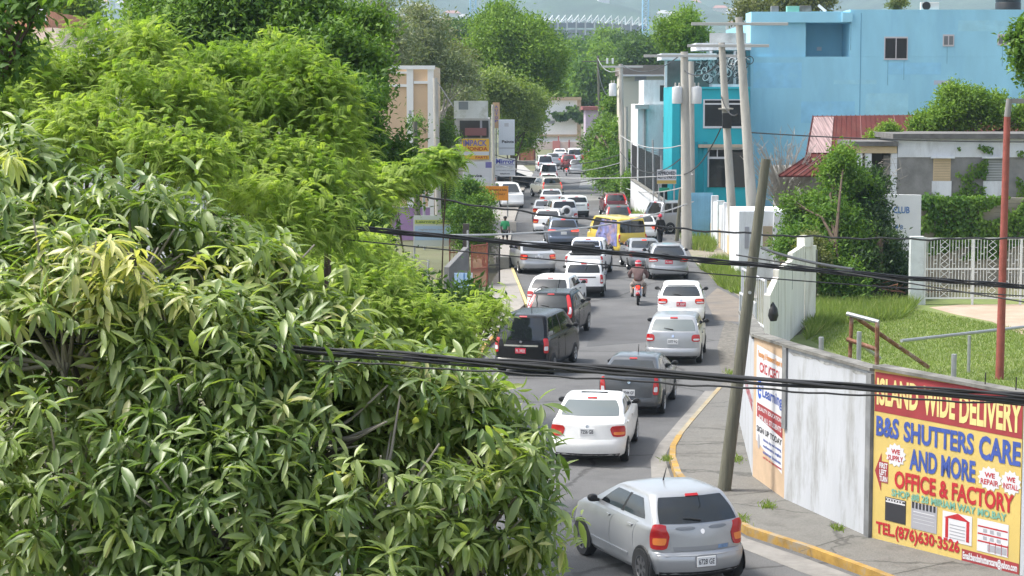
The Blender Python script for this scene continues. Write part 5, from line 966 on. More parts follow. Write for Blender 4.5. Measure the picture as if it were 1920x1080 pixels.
def figure(name, label, loc, yaw, J, clothes, group=None):
    rt = empty(name, loc, yaw, label, 'person', group); j = dict(J); b = list(BONES)
    for s in 'LR':   # five fingers
        p = Vector(j['palm' + s][:3]); w = Vector(j['wrist' + s][:3]); d = (p - w).normalized(); sd = d.orthogonal().normalized()
        for k in range(4): j['f%d%s' % (k, s)] = (*(p + d * (.075 - .008 * abs(k - 1)) + sd * (k - 1.5) * .02), .009); b.append(('palm' + s, 'f%d%s' % (k, s)))
        j['th' + s] = (*(w.lerp(p, .5) + sd * -.055 + d * .03), .01); b.append(('wrist' + s, 'th' + s))
    skin('body', j, b, SKIN, rt)
    for nm, keys, bones, grow, m in clothes: skin(nm, {k: (*J[k][:3], J[k][3] + grow) for k in keys}, bones, m, rt)
    h = Vector(J['head'][:3]); f = MB(); f.lathe([(.002, -.02), (.016, 0), (.002, .02)], 8, h + Vector((0, .105, -.01))); f.build('nose', SKIN, rt)
    return rt
def walker(step=.0, lean=0.0):
    J = dict(pelvis=(0, 0, .93, .12), waist=(0, .01, 1.08, .115), chest=(0, .02, 1.30, .14), neck=(0, .02, 1.50, .055), head=(0, .045, 1.62, .088), crown=(0, .035, 1.72, .07))
    for s, k in (('L', -1), ('R', 1)):
        st = step * k
        J.update({'hip' + s: (k * .09, 0, .88, .085), 'knee' + s: (k * .10, st * .5 + .03, .50, .06), 'ankle' + s: (k * .10, st - .02, .09, .042), 'toe' + s: (k * .11, st + .14, .035, .035), 'shoulder' + s: (k * .19, .01, 1.41, .06), 'elbow' + s: (k * .25, -.02 - st * .3, 1.14, .045), 'wrist' + s: (k * .25, .08 - st * .5, .92, .032), 'palm' + s: (k * .25, .10 - st * .5, .85, .034)})
    return J
SHIRT = ('pelvis', 'waist', 'chest', 'neck', 'shoulderL', 'shoulderR', 'elbowL', 'elbowR'); SHB = [('pelvis', 'waist'), ('waist', 'chest'), ('chest', 'neck'), ('chest', 'shoulderL'), ('chest', 'shoulderR'), ('shoulderL', 'elbowL'), ('shoulderR', 'elbowR')]
LONG = SHIRT + ('wristL', 'wristR'); LNB = SHB + [('elbowL', 'wristL'), ('elbowR', 'wristR')]
TR = ('pelvis', 'hipL', 'hipR', 'kneeL', 'kneeR', 'ankleL', 'ankleR'); TRB = [('pelvis', 'hipL'), ('pelvis', 'hipR'), ('hipL', 'kneeL'), ('hipR', 'kneeR'), ('kneeL', 'ankleL'), ('kneeR', 'ankleR')]
SH = TR[:5]; SHOB = TRB[:4]
HAIR = mat('black_hair', (.012, .011, .01), .8)
def cap(rt, J, m, r=.115, nm='hair', zz=.05, brim=False):
    h = Vector(J['head'][:3]) + Vector((0, -.005, zz)); mb = MB(); mb.lathe([(r, -.03), (r * 1.0, .02), (r * .8, .075), (r * .45, .105), (.002, .115)], 16, h)
    if brim: mb.box(h + Vector((0, .14, -.01)), (.16, .12, .015))
    return mb.build(nm, m, rt)
J = walker(.18); g = figure('person', 'pedestrian in a green shirt and black shorts walking on the left pavement', P(947, 462), R(-12), J, [('shirt', SHIRT, SHB, .02, mat('green_shirt', (.02, .20, .08), .9)), ('shorts', SH, SHOB, .025, mat('black_cloth', (.015, .015, .017), .9))]); g.scale = (.95,) * 3; cap(g, J, HAIR)
J = walker(.12); g = figure('person', 'person in black clothes with a red cap beside the parked silver minivan', P(1238, 462), R(25), J, [('shirt', LONG, LNB, .03, mat('black_cloth', (.015, .015, .017))), ('trousers', TR, TRB, .025, mat('black_cloth', (.015, .015, .017)))]); cap(g, J, mat('red_cap', (.45, .02, .05), .8), .12, 'cap', .05, True)
# motorcycle: rear wheel on the pixel, heading away
mc = empty('motorcycle', P(1196, 572), R(-5), 'small red motorcycle with a lit tail lamp carrying the helmeted rider', 'motorcycle', 'motorcycles in the traffic'); MR = mat('motorcycle_red', (.40, .02, .03), .3, coat=.5)
def mc_build(mc):
    for y in (0, 1.27):
        mb = MB(); r = .30; mb.lathe([(r * .78, -.045), (r * .95, -.045), (r, -.02), (r, .02), (r * .95, .045), (r * .78, .045)], 24, (0, y, r), 'x'); w = mb.build('wheel', TYRE, mc)
        mb = MB(); mb.lathe([(r * .80, -.03), (r * .80, .03), (r * .72, .03), (r * .72, -.03)], 20, (0, y, r), 'x')
        for k in range(8): a = k * math.pi / 4; mb.tube([(0, y, r), (0, y + math.cos(a) * r * .76, r + math.sin(a) * r * .76)], .008, 4)
        mb.build('rim', ALLOY, w)
    def t(nm, pts, rad, m): mb = MB(); mb.tube(pts, rad, 8); return mb.build(nm, m, mc)
    t('fork', [(.07, 1.27, .30), (.07, 1.05, .85)], .025, CHROME); t('fork', [(-.07, 1.27, .30), (-.07, 1.05, .85)], .025, CHROME)
    t('frame', [(0, 1.02, .80), (0, .75, .62), (0, .35, .60), (0, .05, .70)], [.05, .05, .05, .03], TRIM); t('swing_arm', [(.08, 0, .30), (.08, .45, .38)], .025, TRIM); t('shock_absorber', [(.11, .05, .34), (.11, .18, .70)], .03, CHROME); t('shock_absorber', [(-.11, .05, .34), (-.11, .18, .70)], .03, CHROME)
    t('handlebar', [(-.36, .88, 1.02), (-.2, 1.0, 1.0), (.2, 1.0, 1.0), (.36, .88, 1.02)], .017, TRIM)
    mb = MB(); mb.lathe([(.02, -.25), (.12, -.18), (.15, .0), (.13, .18), (.03, .24)], 14, (0, .72, .78), 'y'); mb.build('fuel_tank', MR, mc)
    mb = MB(); mb.box((0, .22, .79), (.24, .62, .09)); mb.build('seat', TRIM, mc, bevel=.03); mb = MB(); mb.box((0, .52, .42), (.26, .34, .3)); mb.build('engine', mat('engine_grey', (.12, .12, .12), .5, metal=.6), mc, bevel=.04)
    mb = MB(); mb.lathe([(.045, 0), (.055, .5), (.04, .62)], 12, (.16, -.18, .36), 'y'); mb.build('exhaust', CHROME, mc); mb = MB(); mb.tube([(0, .15, .66), (0, -.22, .62), (0, -.34, .45)], [.06, .09, .08], 10); mb.build('mudguard', MR, mc)
    mb = MB(); mb.box((0, -.20, .74), (.17, .09, .12)); mb.build('tail_light', LIT, mc, bevel=.02); mb = MB(); mb.box((0, -.345, .55), (.17, .012, .13)); mb.build('number_plate', PLW, mc)
    for k in (-1, 1):
        mb = MB(); mb.tube([(k * .3, .93, 1.02), (k * .38, .90, 1.18)], .008, 5); mb.lathe([(.01, -.012), (.06, -.012), (.06, .012), (.01, .012)], 12, (k * .40, .90, 1.22), 'y'); mb.build('mirror', TRIM, mc); mb = MB(); mb.lathe([(.01, -.05), (.035, -.02), (.03, .03)], 10, (k * .18, -.12, .70), 'y'); mb.build('indicator', AMBER, mc)
        mb = MB(); mb.tube([(k * .10, .50, .30), (k * .30, .50, .30)], .02, 6); mb.build('footpeg', TRIM, mc)
mc_build(mc)
J = dict(pelvis=(0, .26, .93, .135), waist=(0, .28, 1.10, .135), chest=(0, .34, 1.32, .165), neck=(0, .40, 1.50, .06), head=(0, .45, 1.62, .09), crown=(0, .45, 1.71, .07))
for s, k in (('L', -1), ('R', 1)): J.update({'hip' + s: (k * .11, .30, .87, .095), 'knee' + s: (k * .27, .68, .76, .068), 'ankle' + s: (k * .24, .50, .37, .045), 'toe' + s: (k * .25, .64, .33, .036), 'shoulder' + s: (k * .21, .36, 1.42, .075), 'elbow' + s: (k * .36, .54, 1.20, .052), 'wrist' + s: (k * .34, .80, 1.05, .036), 'palm' + s: (k * .33, .86, 1.04, .036)})
g = figure('person', 'motorcyclist in a brown shirt and red and white helmet riding between the lanes', P(1196, 572), R(-5), J, [('shirt', LONG, LNB, .03, mat('brown_shirt', (.15, .095, .09), .9, var=.15, scale=6)), ('trousers', TR, TRB, .025, mat('tan_trousers', (.30, .25, .22), .9))])
mb = MB(); mb.lathe([(.05, -.15), (.11, -.13), (.135, -.03), (.13, .05), (.09, .11), (.002, .135)], 18, (0, .44, 1.65)); hm = mb.build('helmet', mat('helmet_red', (.50, .02, .04), .25, coat=.5), g)
mb = MB(); mb.lathe([(.137, -.01), (.134, .035)], 18, (0, .44, 1.65)); mb.build('stripe', WHL, hm); mb = MB(); mb.box((0, .555, 1.64), (.15, .03, .07)); mb.build('visor', GLASS, hm, bevel=.01)
for s, k in (('L', -1), ('R', 1)):
    a, t_ = Vector(J['ankle' + s][:3]), Vector(J['toe' + s][:3]); mb = MB(); mb.tube([a + Vector((0, -.07, -.03)), a + Vector((0, 0, -.01)), t_ + Vector((0, .06, 0))], [.05, .058, .04], 10); mb.build('shoe', TRIM, g)
m2 = empty('motorcycle', P(1062, 330), R(0), 'distant red motorcycle in the queue beside the small silver hatchback', 'motorcycle', 'motorcycles in the traffic')
for c in list(mc.children):
    d = c.copy(); COL.objects.link(d); d.parent = m2
    for e in c.children: q = e.copy(); COL.objects.link(q); q.parent = d
J2 = {k: v for k, v in J.items()}; g = figure('person', 'distant rider in dark clothes on the far red motorcycle', P(1062, 330), 0, J2, [('shirt', LONG, LNB, .03, mat('maroon_shirt', (.18, .05, .05), .9)), ('trousers', TR, TRB, .025, mat('black_cloth', (.015, .015, .017)))]); cap(g, J2, mat('helmet_black', (.02, .02, .02), .3), .125, 'helmet', .02)
# ------------------------------------------------------------------ trees and other plants
BARK = mat('grey_bark', (.14, .115, .09), .95, var=.3, scale=6, bump=.6); BARKD = mat('brown_bark', (.085, .06, .042), .95, var=.3, scale=6, bump=.6); PALE = mat('pale_twig', (.30, .27, .23), .9, var=.2, scale=5)
LM = leafmat('mango_leaf', (.118, .190, .046), (.315, .385, .125), (.37, .37, .15), .44, .42, .9); LY = leafmat('young_mango_leaf', (.36, .42, .12), (.56, .54, .24), None, .5, .35)
LF = leafmat('feather_leaf', (.17, .27, .055), (.37, .455, .13), None, .65, .5, .2); LD = leafmat('dark_leaf', (.058, .13, .024), (.17, .28, .05), None, .55, .32, .25)
LG = leafmat('grey_green_leaf', (.11, .15, .07), (.24, .27, .14), (.30, .31, .22), .6, .25, .25); LB = leafmat('bright_leaf', (.085, .165, .022), (.20, .31, .045), None, .6, .30, .2); LH = leafmat('deep_leaf', (.038, .085, .022), (.095, .165, .034), None, .6, .25, .2)
LO = leafmat('olive_leaf', (.09, .11, .03), (.20, .22, .07), None, .6, .3); LV = leafmat('vine_leaf', (.055, .13, .020), (.15, .25, .04), None, .6, .3, .2); LGR = leafmat('grass_blade', (.115, .18, .04), (.22, .28, .08), (.34, .34, .16), .7, .35, .2)
def tree(name, label, blobs, foot, top, r, leaf, twigs, per, L, W_, spread, bark=BARK, seed=1, group=None, cat='tree', kindf=None, nl=None, **k):
    foot = Vector(foot); rt = empty(name, foot, 0, label, cat, group); B = [(b[0] - foot.x, b[1] - foot.y, b[2] - foot.z, *b[3:]) for b in blobs]
    limbs((0, 0, 0), Vector(top) - foot, B, r, bark, rt, seed, nl=nl)
    if kindf: fronds(B, twigs, per, L, W_, leaf, rt, seed, **k)
    else: crown(B, twigs, per, L, W_, spread, leaf, rt, seed, **k)
    return rt, B
# --- the mango tree that fills the lower left
MD = 13.0
mb_ = [blob(60, 420, 170, MD + .8), blob(250, 480, 190, MD + .4), blob(420, 545, 175, MD + .2), blob(570, 655, 150, MD), blob(120, 640, 230, MD - .4), blob(340, 720, 230, MD - .5), blob(560, 790, 210, MD - .4), blob(740, 775, 140, MD - .1), blob(850, 770, 120, MD), blob(900, 860, 130, MD - .2), blob(700, 930, 200, MD - .6), blob(900, 990, 150, MD - .4), blob(420, 960, 240, MD - .9), blob(120, 900, 240, MD - .8), blob(250, 1100, 240, MD - 1), blob(620, 1120, 230, MD - .9), blob(870, 1130, 170, MD - .5), blob(-60, 560, 200, MD), blob(-80, 820, 220, MD - .5), blob(950, 720, 60, MD), blob(20, 300, 70, MD + 1), blob(800, 690, 60, MD + .2), blob(985, 915, 58, MD - .2), blob(968, 1000, 48, MD - .3), blob(960, 800, 60, MD)]
foot = Vector(((330 - 960) / SC(MD + .6), MD + .6, 0)); rt = empty('mango_tree', foot, 0, 'large mango tree with long glossy drooping leaves filling the lower left', 'tree')
MBL = [(b[0] - foot.x, b[1] - foot.y, b[2], b[3], b[3] * .8, b[5]) for b in mb_]
limbs((0, 0, 0), (.1, .1, 4.2), MBL[:14], .16, BARK, rt, 3)
rng = np.random.default_rng(7)
def whorls(p, o, per, L, W_, m, nm, tint, droop=.6):
    n = len(p); i = np.repeat(np.arange(n), per); ax = unit(o + np.array([0, 0, .55]) + .35 * rng.normal(size=o.shape)); a = np.cross(ax, [0, 0, 1.]) + 1e-3; a = unit(a); b = np.cross(ax, a)
    ang = (np.tile(np.arange(per), n) * 2.4 + np.repeat(rng.uniform(0, 6.28, n), per)) + .3 * rng.normal(size=n * per); el = rng.uniform(-.25, .75, n * per)
    d = (a[i] * np.cos(ang)[:, None] + b[i] * np.sin(ang)[:, None]) * np.cos(el)[:, None] + ax[i] * np.sin(el)[:, None]; d[:, 2] -= droop * rng.uniform(.2, 1, len(d)); d = unit(d)
    pos = p[i] + ax[i] * rng.uniform(-.07, .05, n * per)[:, None] + d * .025
    nr = np.array([0, 0, 1.]) + .35 * rng.normal(size=d.shape) + ax[i] * .3; sz = L * rng.uniform(.5, 1.25, len(d))
    V, F, t = leaves(pos, d, nr, sz, sz * W_ * rng.uniform(.85, 1.2, len(d)), np.clip(tint[i] + .10 * rng.normal(size=len(d)), 0, 1), LEAF_M)
    return np_mesh(nm, V, F, t, [m], rt, True)
p, o = shell(MBL, 4000, rng, .6, -.85, inside=.55, gap=-1.0, gscale=.28); o[:, 1] -= .25
keep = p[:, 2] + 0 > 2.2; p, o = p[keep], o[keep]
whorls(p, o, 11, .148, .26, LM, 'crown', np.clip(.40 + .28 * rng.normal(size=len(p)) + .14 * lumps(p, rng, .5), 0, 1))
fl = [(205, 455, .0), (255, 480, -.05), (265, 530, 0), (170, 545, .05), (195, 520, 0), (210, 570, 0), (535, 832, -.2), (20, 285, .6), (330, 545, 0)]
fp = np.array([tuple(PD(x, y, MD - .75 + d) - foot) for x, y, d in fl]); fo = unit(np.tile([0, -.2, 1.], (len(fl), 1)))
ti = np.array([.7] * 6 + [.1] + [.35] * 2); whorls(fp, fo, 26, .17, .20, LY, 'young_leaves', ti, 1.1)
p2, o2 = shell(MBL, 200, rng, .3, -.3, inside=.6); mb = MB()
for a, b in zip(p2, o2): a = Vector(a); b = Vector(b); mb.tube([a, a - b * .25 - Vector((0, 0, .1)), a - b * .6 - Vector((0, 0, .15))], [.006, .010, .016], 5)
mb.build('twigs', PALE, rt)['kind'] = 'stuff'
# --- the light green feathery trees behind it
tree('feathery_tree', 'light green feathery tree spreading at the far left', [blob(*q) for q in ((60, 330, 90, 25), (150, 280, 90, 25.5), (40, 190, 100, 27), (150, 130, 90, 28), (270, 130, 80, 28), (230, 230, 90, 26.5), (330, 300, 80, 25), (-40, 260, 110, 26), (330, 180, 60, 27))], ((120 - 960) / 145, 26.5, 0), ((140 - 960) / 145, 26.5, 5), .18, LF, 17000, 16, .25, .046, 0, BARKD, 21, gap=-.5, kindf=1, group='feathery trees on the left')
tree('feathery_tree', 'light green feathery tree bulging in front of the dark tree', [blob(*q) for q in ((400, 160, 70, 29), (440, 250, 95, 28), (540, 200, 90, 29), (590, 270, 70, 28.5), (480, 330, 90, 27), (560, 360, 85, 27), (380, 300, 80, 27), (620, 200, 45, 29), (520, 130, 50, 30), (600, 420, 60, 26.5), (500, 420, 80, 25.5))], ((500 - 960) / 137, 28, 0), ((490 - 960) / 137, 28, 5), .18, LF, 17000, 16, .25, .046, 0, BARKD, 22, gap=-.5, kindf=1, group='feathery trees on the left')
tree('feathery_tree', 'small feathery tree with thin stems in front of the beige block', [blob(*q) for q in ((690, 360, 42, 40), (730, 345, 30, 41), (836, 306, 20, 42), (820, 312, 24, 41.5), (790, 330, 20, 41), (856, 300, 13, 42), (655, 400, 50, 38), (640, 330, 40, 38), (700, 410, 30, 39))], ((755 - 960) / 93, 41, 0), ((760 - 960) / 93, 41, 4), .06, LF, 2600, 11, .34, .10, 0, BARKD, 23, kindf=1, nl=3, group='feathery trees on the left')
tree('feathery_tree', 'low feathery tree with drooping bright fronds beside the left gate', [blob(*q) for q in ((685, 480, 45, 34), (730, 520, 38, 35), (640, 490, 60, 33), (720, 550, 60, 33), (690, 590, 70, 32), (820, 605, 60, 33), (880, 610, 38, 33.5), (912, 580, 26, 34), (780, 640, 70, 32), (600, 560, 60, 32), (850, 650, 40, 32.5))], ((760 - 960) / 115, 33.5, 0), ((760 - 960) / 115, 33.5, 2.5), .1, LF, 11000, 14, .24, .052, 0, BARKD, 24, gap=-.5, kindf=1, group='feathery trees on the left')
tree('shade_tree', 'deep green bushy tree under the low feathery fronds', [blob(*q) for q in ((780, 590, 60, 36), (845, 580, 45, 36), (720, 570, 55, 36.5), (860, 610, 60, 35.5), (650, 470, 80, 37), (600, 430, 70, 38))], ((790 - 960) / 105, 36, 0), ((790 - 960) / 105, 36, 2), .1, LH, 2600, 9, .16, .05, .16, BARKD, 25, tv=.18)
# --- dark tree behind
tree('broad_tree', 'tall dark green tree whose top rises above the feathery crowns', [blob(*q) for q in ((330, 40, 70, 52), (430, 30, 90, 52), (530, 60, 90, 51), (600, 110, 80, 50), (645, 140, 60, 50), (670, 60, 40, 52), (560, 180, 80, 49), (635, 230, 65, 48), (655, 290, 45, 48), (620, 300, 60, 48), (470, 140, 90, 50), (675, 180, 38, 49), (690, 135, 28, 50), (330, 130, 70, 51), (400, 90, 80, 51), (740, 330, 50, 50))], ((560 - 960) / 76, 50, 0), ((560 - 960) / 76, 50, 6), .3, LD, 13000, 11, .17, .065, .22, BARKD, 31, gap=-.5)
tree('overhanging_tree', 'dark leafed branch overhanging the top left corner', [blob(*q) for q in ((10, 30, 60, 22), (-30, 80, 70, 22), (20, 110, 50, 22), (60, 10, 30, 22))], (-8.5, 22, 0), (-7.5, 22, 6), .15, LD, 260, 8, .13, .055, .10, BARKD, 32)
tree('left_back_tree', 'mid green tree behind the pale building at the far left', [blob(*q) for q in ((120, 30, 60, 105), (60, 10, 70, 110), (150, 60, 35, 105), (-10, 60, 50, 108))], ((120 - 960) / 36, 106, 0), ((120 - 960) / 36, 106, 5), .25, LB, 1600, 9, .32, .15, .4, BARKD, 33)
# --- trees behind the beige block
tree('airy_tree', 'grey green airy tree behind the beige block, left of its pair', [blob(*q) for q in ((715, 60, 45, 150), (700, 110, 55, 148), (745, 100, 45, 150), (720, 30, 25, 150), (660, 60, 40, 152), (645, 20, 20, 152), (680, 130, 50, 148))], ((715 - 960) / 25.3, 150, 0), ((715 - 960) / 25.3, 150, 8), .25, LG, 1500, 10, .34, .11, .45, PALE, 41, group='airy trees behind the beige block', gap=-.4, gscale=1.6)
tree('airy_tree', 'grey green airy tree with white stems behind the roof of the beige block', [blob(*q) for q in ((790, 60, 45, 158), (800, 110, 60, 156), (770, 130, 40, 156), (840, 110, 45, 158), (785, 30, 22, 158), (850, 150, 45, 156), (850, 185, 35, 166), (880, 170, 25, 168))], ((800 - 960) / 24.2, 157, 0), ((800 - 960) / 24.2, 157, 8), .28, LG, 1700, 10, .34, .11, .45, PALE, 42, group='airy trees behind the beige block', gap=-.4, gscale=1.6)
tree('olive_tree', 'olive brown tree at the right edge of the beige block', [blob(*q) for q in ((835, 130, 30, 168), (838, 180, 28, 168), (830, 230, 25, 168), (850, 110, 22, 168))], ((838 - 960) / 22.6, 168, 0), ((838 - 960) / 22.6, 168, 5), .2, LO, 900, 9, .3, .11, .4, PALE, 43)
tree('broad_tree', 'big bright green tree at the centre of the view above the shop signs', [blob(*q) for q in ((930, 60, 42, 185), (965, 90, 50, 184), (1005, 90, 45, 186), (920, 130, 50, 184), (985, 150, 60, 183), (1015, 140, 34, 186), (935, 190, 48, 182), (980, 205, 34, 182), (900, 180, 40, 185), (940, 30, 26, 186), (1000, 60, 24, 187), (890, 110, 30, 187), (970, 240, 32, 181), (985, 262, 22, 182), (1030, 100, 26, 186))], ((960 - 960) / 20.6, 184, 0), (.2, 184, 7), .35, LB, 8500, 11, .34, .15, .5, BARKD, 44, gap=-.6, gscale=2.0)
tree('pale_bush_tree', 'pale yellow green bushy tree below the big bright tree', [blob(*q) for q in ((930, 160, 28, 172), (915, 200, 28, 172), (950, 180, 25, 173), (980, 190, 30, 172), (1000, 200, 22, 174), (1002, 235, 18, 174), (980, 225, 24, 173))], ((960 - 960) / 22, 173, 0), (0, 173, 4), .15, leafmat('pale_leaf', (.12, .19, .05), (.26, .33, .10), None, .5, .35), 1500, 9, .32, .13, .35, BARKD, 45, gap=-.6, gscale=1.5)
tree('street_tree', 'small round leafed tree by the barred gate on the left', [blob(*q) for q in ((890, 370, 28, 98), (892, 400, 34, 97), (870, 420, 34, 98), (908, 415, 22, 97), (890, 445, 34, 97), (902, 470, 22, 97), (880, 355, 18, 98))], P(908, 500), P(908, 500) + Vector((-.2, 0, 1.6)), .10, LV, 1700, 9, .15, .07, .16, BARKD, 46)
tree('pole_vine', 'climbing shrub wrapped around the left poles', [blob(*q) for q in ((832, 240, 14, 133), (842, 262, 15, 133), (825, 270, 16, 133), (832, 300, 18, 133), (815, 250, 12, 133), (780, 230, 12, 118))], ((838 - 960) / 28.6, 133, 0), ((838 - 960) / 28.6, 133, 4), .1, LD, 900, 8, .18, .08, .25, BARKD, 47, cat='shrub')
tree('roadside_shrub', 'green shrub beside the orange banner', [blob(*q) for q in ((835, 350, 22, 128), (820, 375, 30, 126), (850, 390, 35, 124))], ((850 - 960) / 30, 127, 0), ((850 - 960) / 30, 127, 1.5), .08, LV, 1100, 8, .2, .09, .25, BARKD, 48, cat='shrub')
# --- far trees
far = [('hazy round tree in front of the stadium, left of the pair', (1060, 110, 40), 420, LH), ('hazy bright tree below the stadium stand', (1100, 115, 38), 400, LV), ('hazy dark tree below the right floodlight tower', (1185, 105, 36), 380, LH), ('hazy tree between the stadium and the far pole', (1140, 95, 34), 460, LB), ('dark green tree left of the big bright tree', (870, 85, 42), 330, LH), ('deep green tree right of the grey green trees', (850, 75, 30), 350, LH), ('mid green tree behind the far white building', (1075, 165, 40), 345, LB), ('tree crown over the bend of the road', (1110, 150, 30), 340, LV), ('tree beside the far transformer pole', (1150, 120, 30), 350, LB), ('tree right of the far transformer pole', (1205, 105, 28), 300, LH), ('small tree beneath the stadium columns', (1030, 90, 30), 600, LH), ('low tree at the foot of the floodlight tower', (1230, 100, 26), 420, LV)]
for k, (lb, (x, y, r), D, lf) in enumerate(far):
    rr = random.Random(k); B = [blob(x + rr.uniform(-.6, .6) * r, y + rr.uniform(-.35, .9) * r, r * rr.uniform(.5, .8), D + rr.uniform(-4, 4)) for _ in range(9)]; s = SC(D)
    tree('distant_tree', lb, B, ((x - 960) / s, D, float(terr(np.array(0.), np.array(float(D))))), ((x - 960) / s, D, 5), .4, lf, 1500, 8, .75, .34, .8, BARKD, 60 + k, 'trees beyond the bend', gap=-.8, gscale=3.0)
B = []; rr = random.Random(9)
for k in range(150):
    D = rr.uniform(480, 1100); x = rr.uniform(-.16, .13) * D; g = float(terr(np.array(x), np.array(D))); q = rr.uniform(5, 10); B.append((x, D, g + q * .45, q, q, q * .7))
o = crown(B, 26000, 4, 1.9, 1.0, 1.6, LH, None, 99, name='distant_wood', gap=-1.2, gscale=8, thick=.3); lab(o, kind='stuff')
# --- right side
tree('roof_tree', 'bushy tree rising behind the concrete rooftop shelter', [blob(*q) for q in ((1262, 55, 28, 150), (1290, 45, 28, 150), (1280, 80, 30, 149), (1300, 70, 24, 150), (1255, 80, 20, 150), (1285, 110, 20, 149))], ((1280 - 960) / 25.3, 150, 0), ((1280 - 960) / 25.3, 150, 9), .2, LB, 1500, 9, .28, .11, .3, BARKD, 71)
tree('hill_shrub', 'olive green tree behind the left of the blue roof', [blob(*q) for q in ((1420, 15, 26, 170), (1460, 5, 30, 172), (1500, 12, 28, 172), (1395, 25, 18, 168), (1540, 5, 24, 172))], ((1450 - 960) / 22.3, 171, 0), ((1450 - 960) / 22.3, 171, 9), .2, LO, 1100, 8, .34, .15, .4, BARKD, 72)
tree('roof_shrub', 'small clipped yellow green bush on the blue roof', [blob(*q) for q in ((1675, 10, 11, 138), (1690, 10, 11, 138), (1683, 6, 11, 138))], PD(1683, 20, 138), PD(1683, 12, 138), .04, LO, 260, 8, .16, .08, .1, BARKD, 73, cat='bush')
tree('roadside_tree', 'dark green leafy tree leaning over the road beside the far right pole', [blob(*q) for q in ((1190, 185, 24, 175), (1170, 220, 34, 172), (1138, 250, 24, 176), (1155, 270, 34, 170), (1180, 260, 34, 168), (1122, 292, 20, 178), (1150, 310, 34, 168), (1175, 330, 28, 164), (1205, 170, 20, 172), (1112, 275, 14, 180))], P(1160, 372), P(1160, 372) + Vector((0, 0, 4)), .25, LD, 3800, 9, .34, .14, .4, BARKD, 74)
tree('hedge_shrub', 'rusty green clipped hedge at the right kerb under the leaning tree', [blob(*q) for q in ((1150, 335, 26, 158), (1165, 350, 22, 152), (1135, 315, 20, 165), (1175, 315, 22, 156), (1160, 300, 25, 158), (1180, 345, 16, 148))], P(1168, 374), P(1168, 374) + Vector((0, 0, 1)), .15, LV, 2000, 9, .24, .10, .3, BARKD, 75, cat='hedge')
tree('garden_tree', 'bright leafy tree beside the bare branches, before the red roof', [blob(*q) for q in ((1575, 335, 34, 84), (1582, 300, 16, 84), (1495, 385, 22, 84), (1475, 465, 22, 84), (1528, 400, 42, 84), (1580, 420, 55, 83), (1540, 460, 55, 82), (1590, 480, 45, 82), (1500, 440, 35, 84), (1560, 520, 50, 81), (1600, 360, 35, 85), (1580, 310, 25, 85), (1580, 550, 35, 80.5))], P(1565, 572), P(1565, 572) + Vector((0, 0, 2.5)), .16, LV, 4200, 11, .20, .075, .22, BARKD, 76, gap=-.55, gscale=.55)
tree('garden_tree', 'dark leafy tree to the right, standing before the club wall', [blob(*q) for q in ((1622, 380, 32, 85), (1630, 430, 30, 84), (1635, 480, 44, 83), (1668, 505, 30, 84), (1636, 350, 22, 86), (1620, 520, 50, 82), (1670, 540, 42, 83), (1685, 485, 12, 85), (1610, 430, 40, 84))], P(1650, 566), P(1650, 566) + Vector((0, 0, 2.5)), .16, leafmat('ficus_leaf', (.018, .046, .016), (.060, .11, .026), None, .5, .25, .3), 3800, 11, .19, .07, .22, BARKD, 77, gap=-.55, gscale=.55)
tree('yellow_shrub', 'yellowish shrub between the cream wall and the bright leafy tree', [blob(*q) for q in ((1520, 465, 22, 80), (1530, 490, 22, 80), (1520, 510, 18, 80))], P(1525, 585), P(1525, 575), .05, LO, 600, 8, .14, .05, .14, BARKD, 78, cat='shrub')
tree('roof_tree', 'green bushy tree growing behind the unfinished house roof', [blob(*q) for q in ((1780, 215, 38, 106), (1830, 220, 38, 106), (1745, 235, 30, 106), (1785, 182, 20, 106), (1780, 170, 10, 106), (1826, 182, 15, 106), (1870, 188, 14, 106), (1860, 215, 25, 106), (1815, 200, 20, 106), (1930, 225, 28, 106), (1950, 210, 30, 106))], ((1800 - 960) / 35.8, 106, 0), ((1800 - 960) / 35.8, 106, 5), .2, LB, 3200, 10, .20, .085, .2, BARKD, 79, gap=-.6, gscale=.5)
tree('roof_shrub', 'small green bush at the left eave of the unfinished house', [blob(*q) for q in ((1665, 245, 16, 104), (1640, 262, 10, 104), (1655, 255, 14, 104))], ((1655 - 960) / 36.5, 104, 4), ((1655 - 960) / 36.5, 104, 5), .05, LB, 420, 8, .16, .07, .14, BARKD, 80, cat='bush')
tree('overhanging_tree', 'leafy branch tips hanging at the top right edge', [blob(*q) for q in ((1905, 72, 16, 60), (1918, 110, 22, 60), (1940, 70, 30, 60), (1940, 140, 30, 60))], (18, 60, 0), (16.5, 60, 8), .15, LD, 420, 9, .18, .09, .12, BARKD, 81)
# bare tree
f_ = P(1468, 470); rt = empty('bare_tree', f_, 0, 'leafless grey tree with many straight thin branches', 'tree'); rr = random.Random(2); mb = MB(); tr = MB(); tr.tube([(0, 0, 0), (.1, 0, 1.8), (.05, 0, 3.2)], [.13, .11, .09], 8); tr.build('trunk', PALE, rt)
for k in range(120):
    a = rr.uniform(-.75, .9); s0 = Vector((rr.uniform(-.1, .1), 0, rr.uniform(1.6, 3.2))); L_ = rr.uniform(1.6, 3.9); e = s0 + Vector((math.sin(a) * L_, rr.uniform(-.8, .8), math.cos(a) * L_ * .95)); m_ = s0.lerp(e, .5) + Vector((0, 0, .12)); mb.tube([s0, m_, e], [.04, .028, .012], 4)
    for _ in range(3): t = rr.uniform(.4, 1); q = s0.lerp(e, t); mb.tube([q, q + Vector((rr.uniform(-.4, .4), rr.uniform(-.3, .3), rr.uniform(.1, .6)))], [.018, .009], 4)
mb.build('branches', mat('dry_grey_wood', (.36, .33, .29), .9), rt)['kind'] = 'stuff'
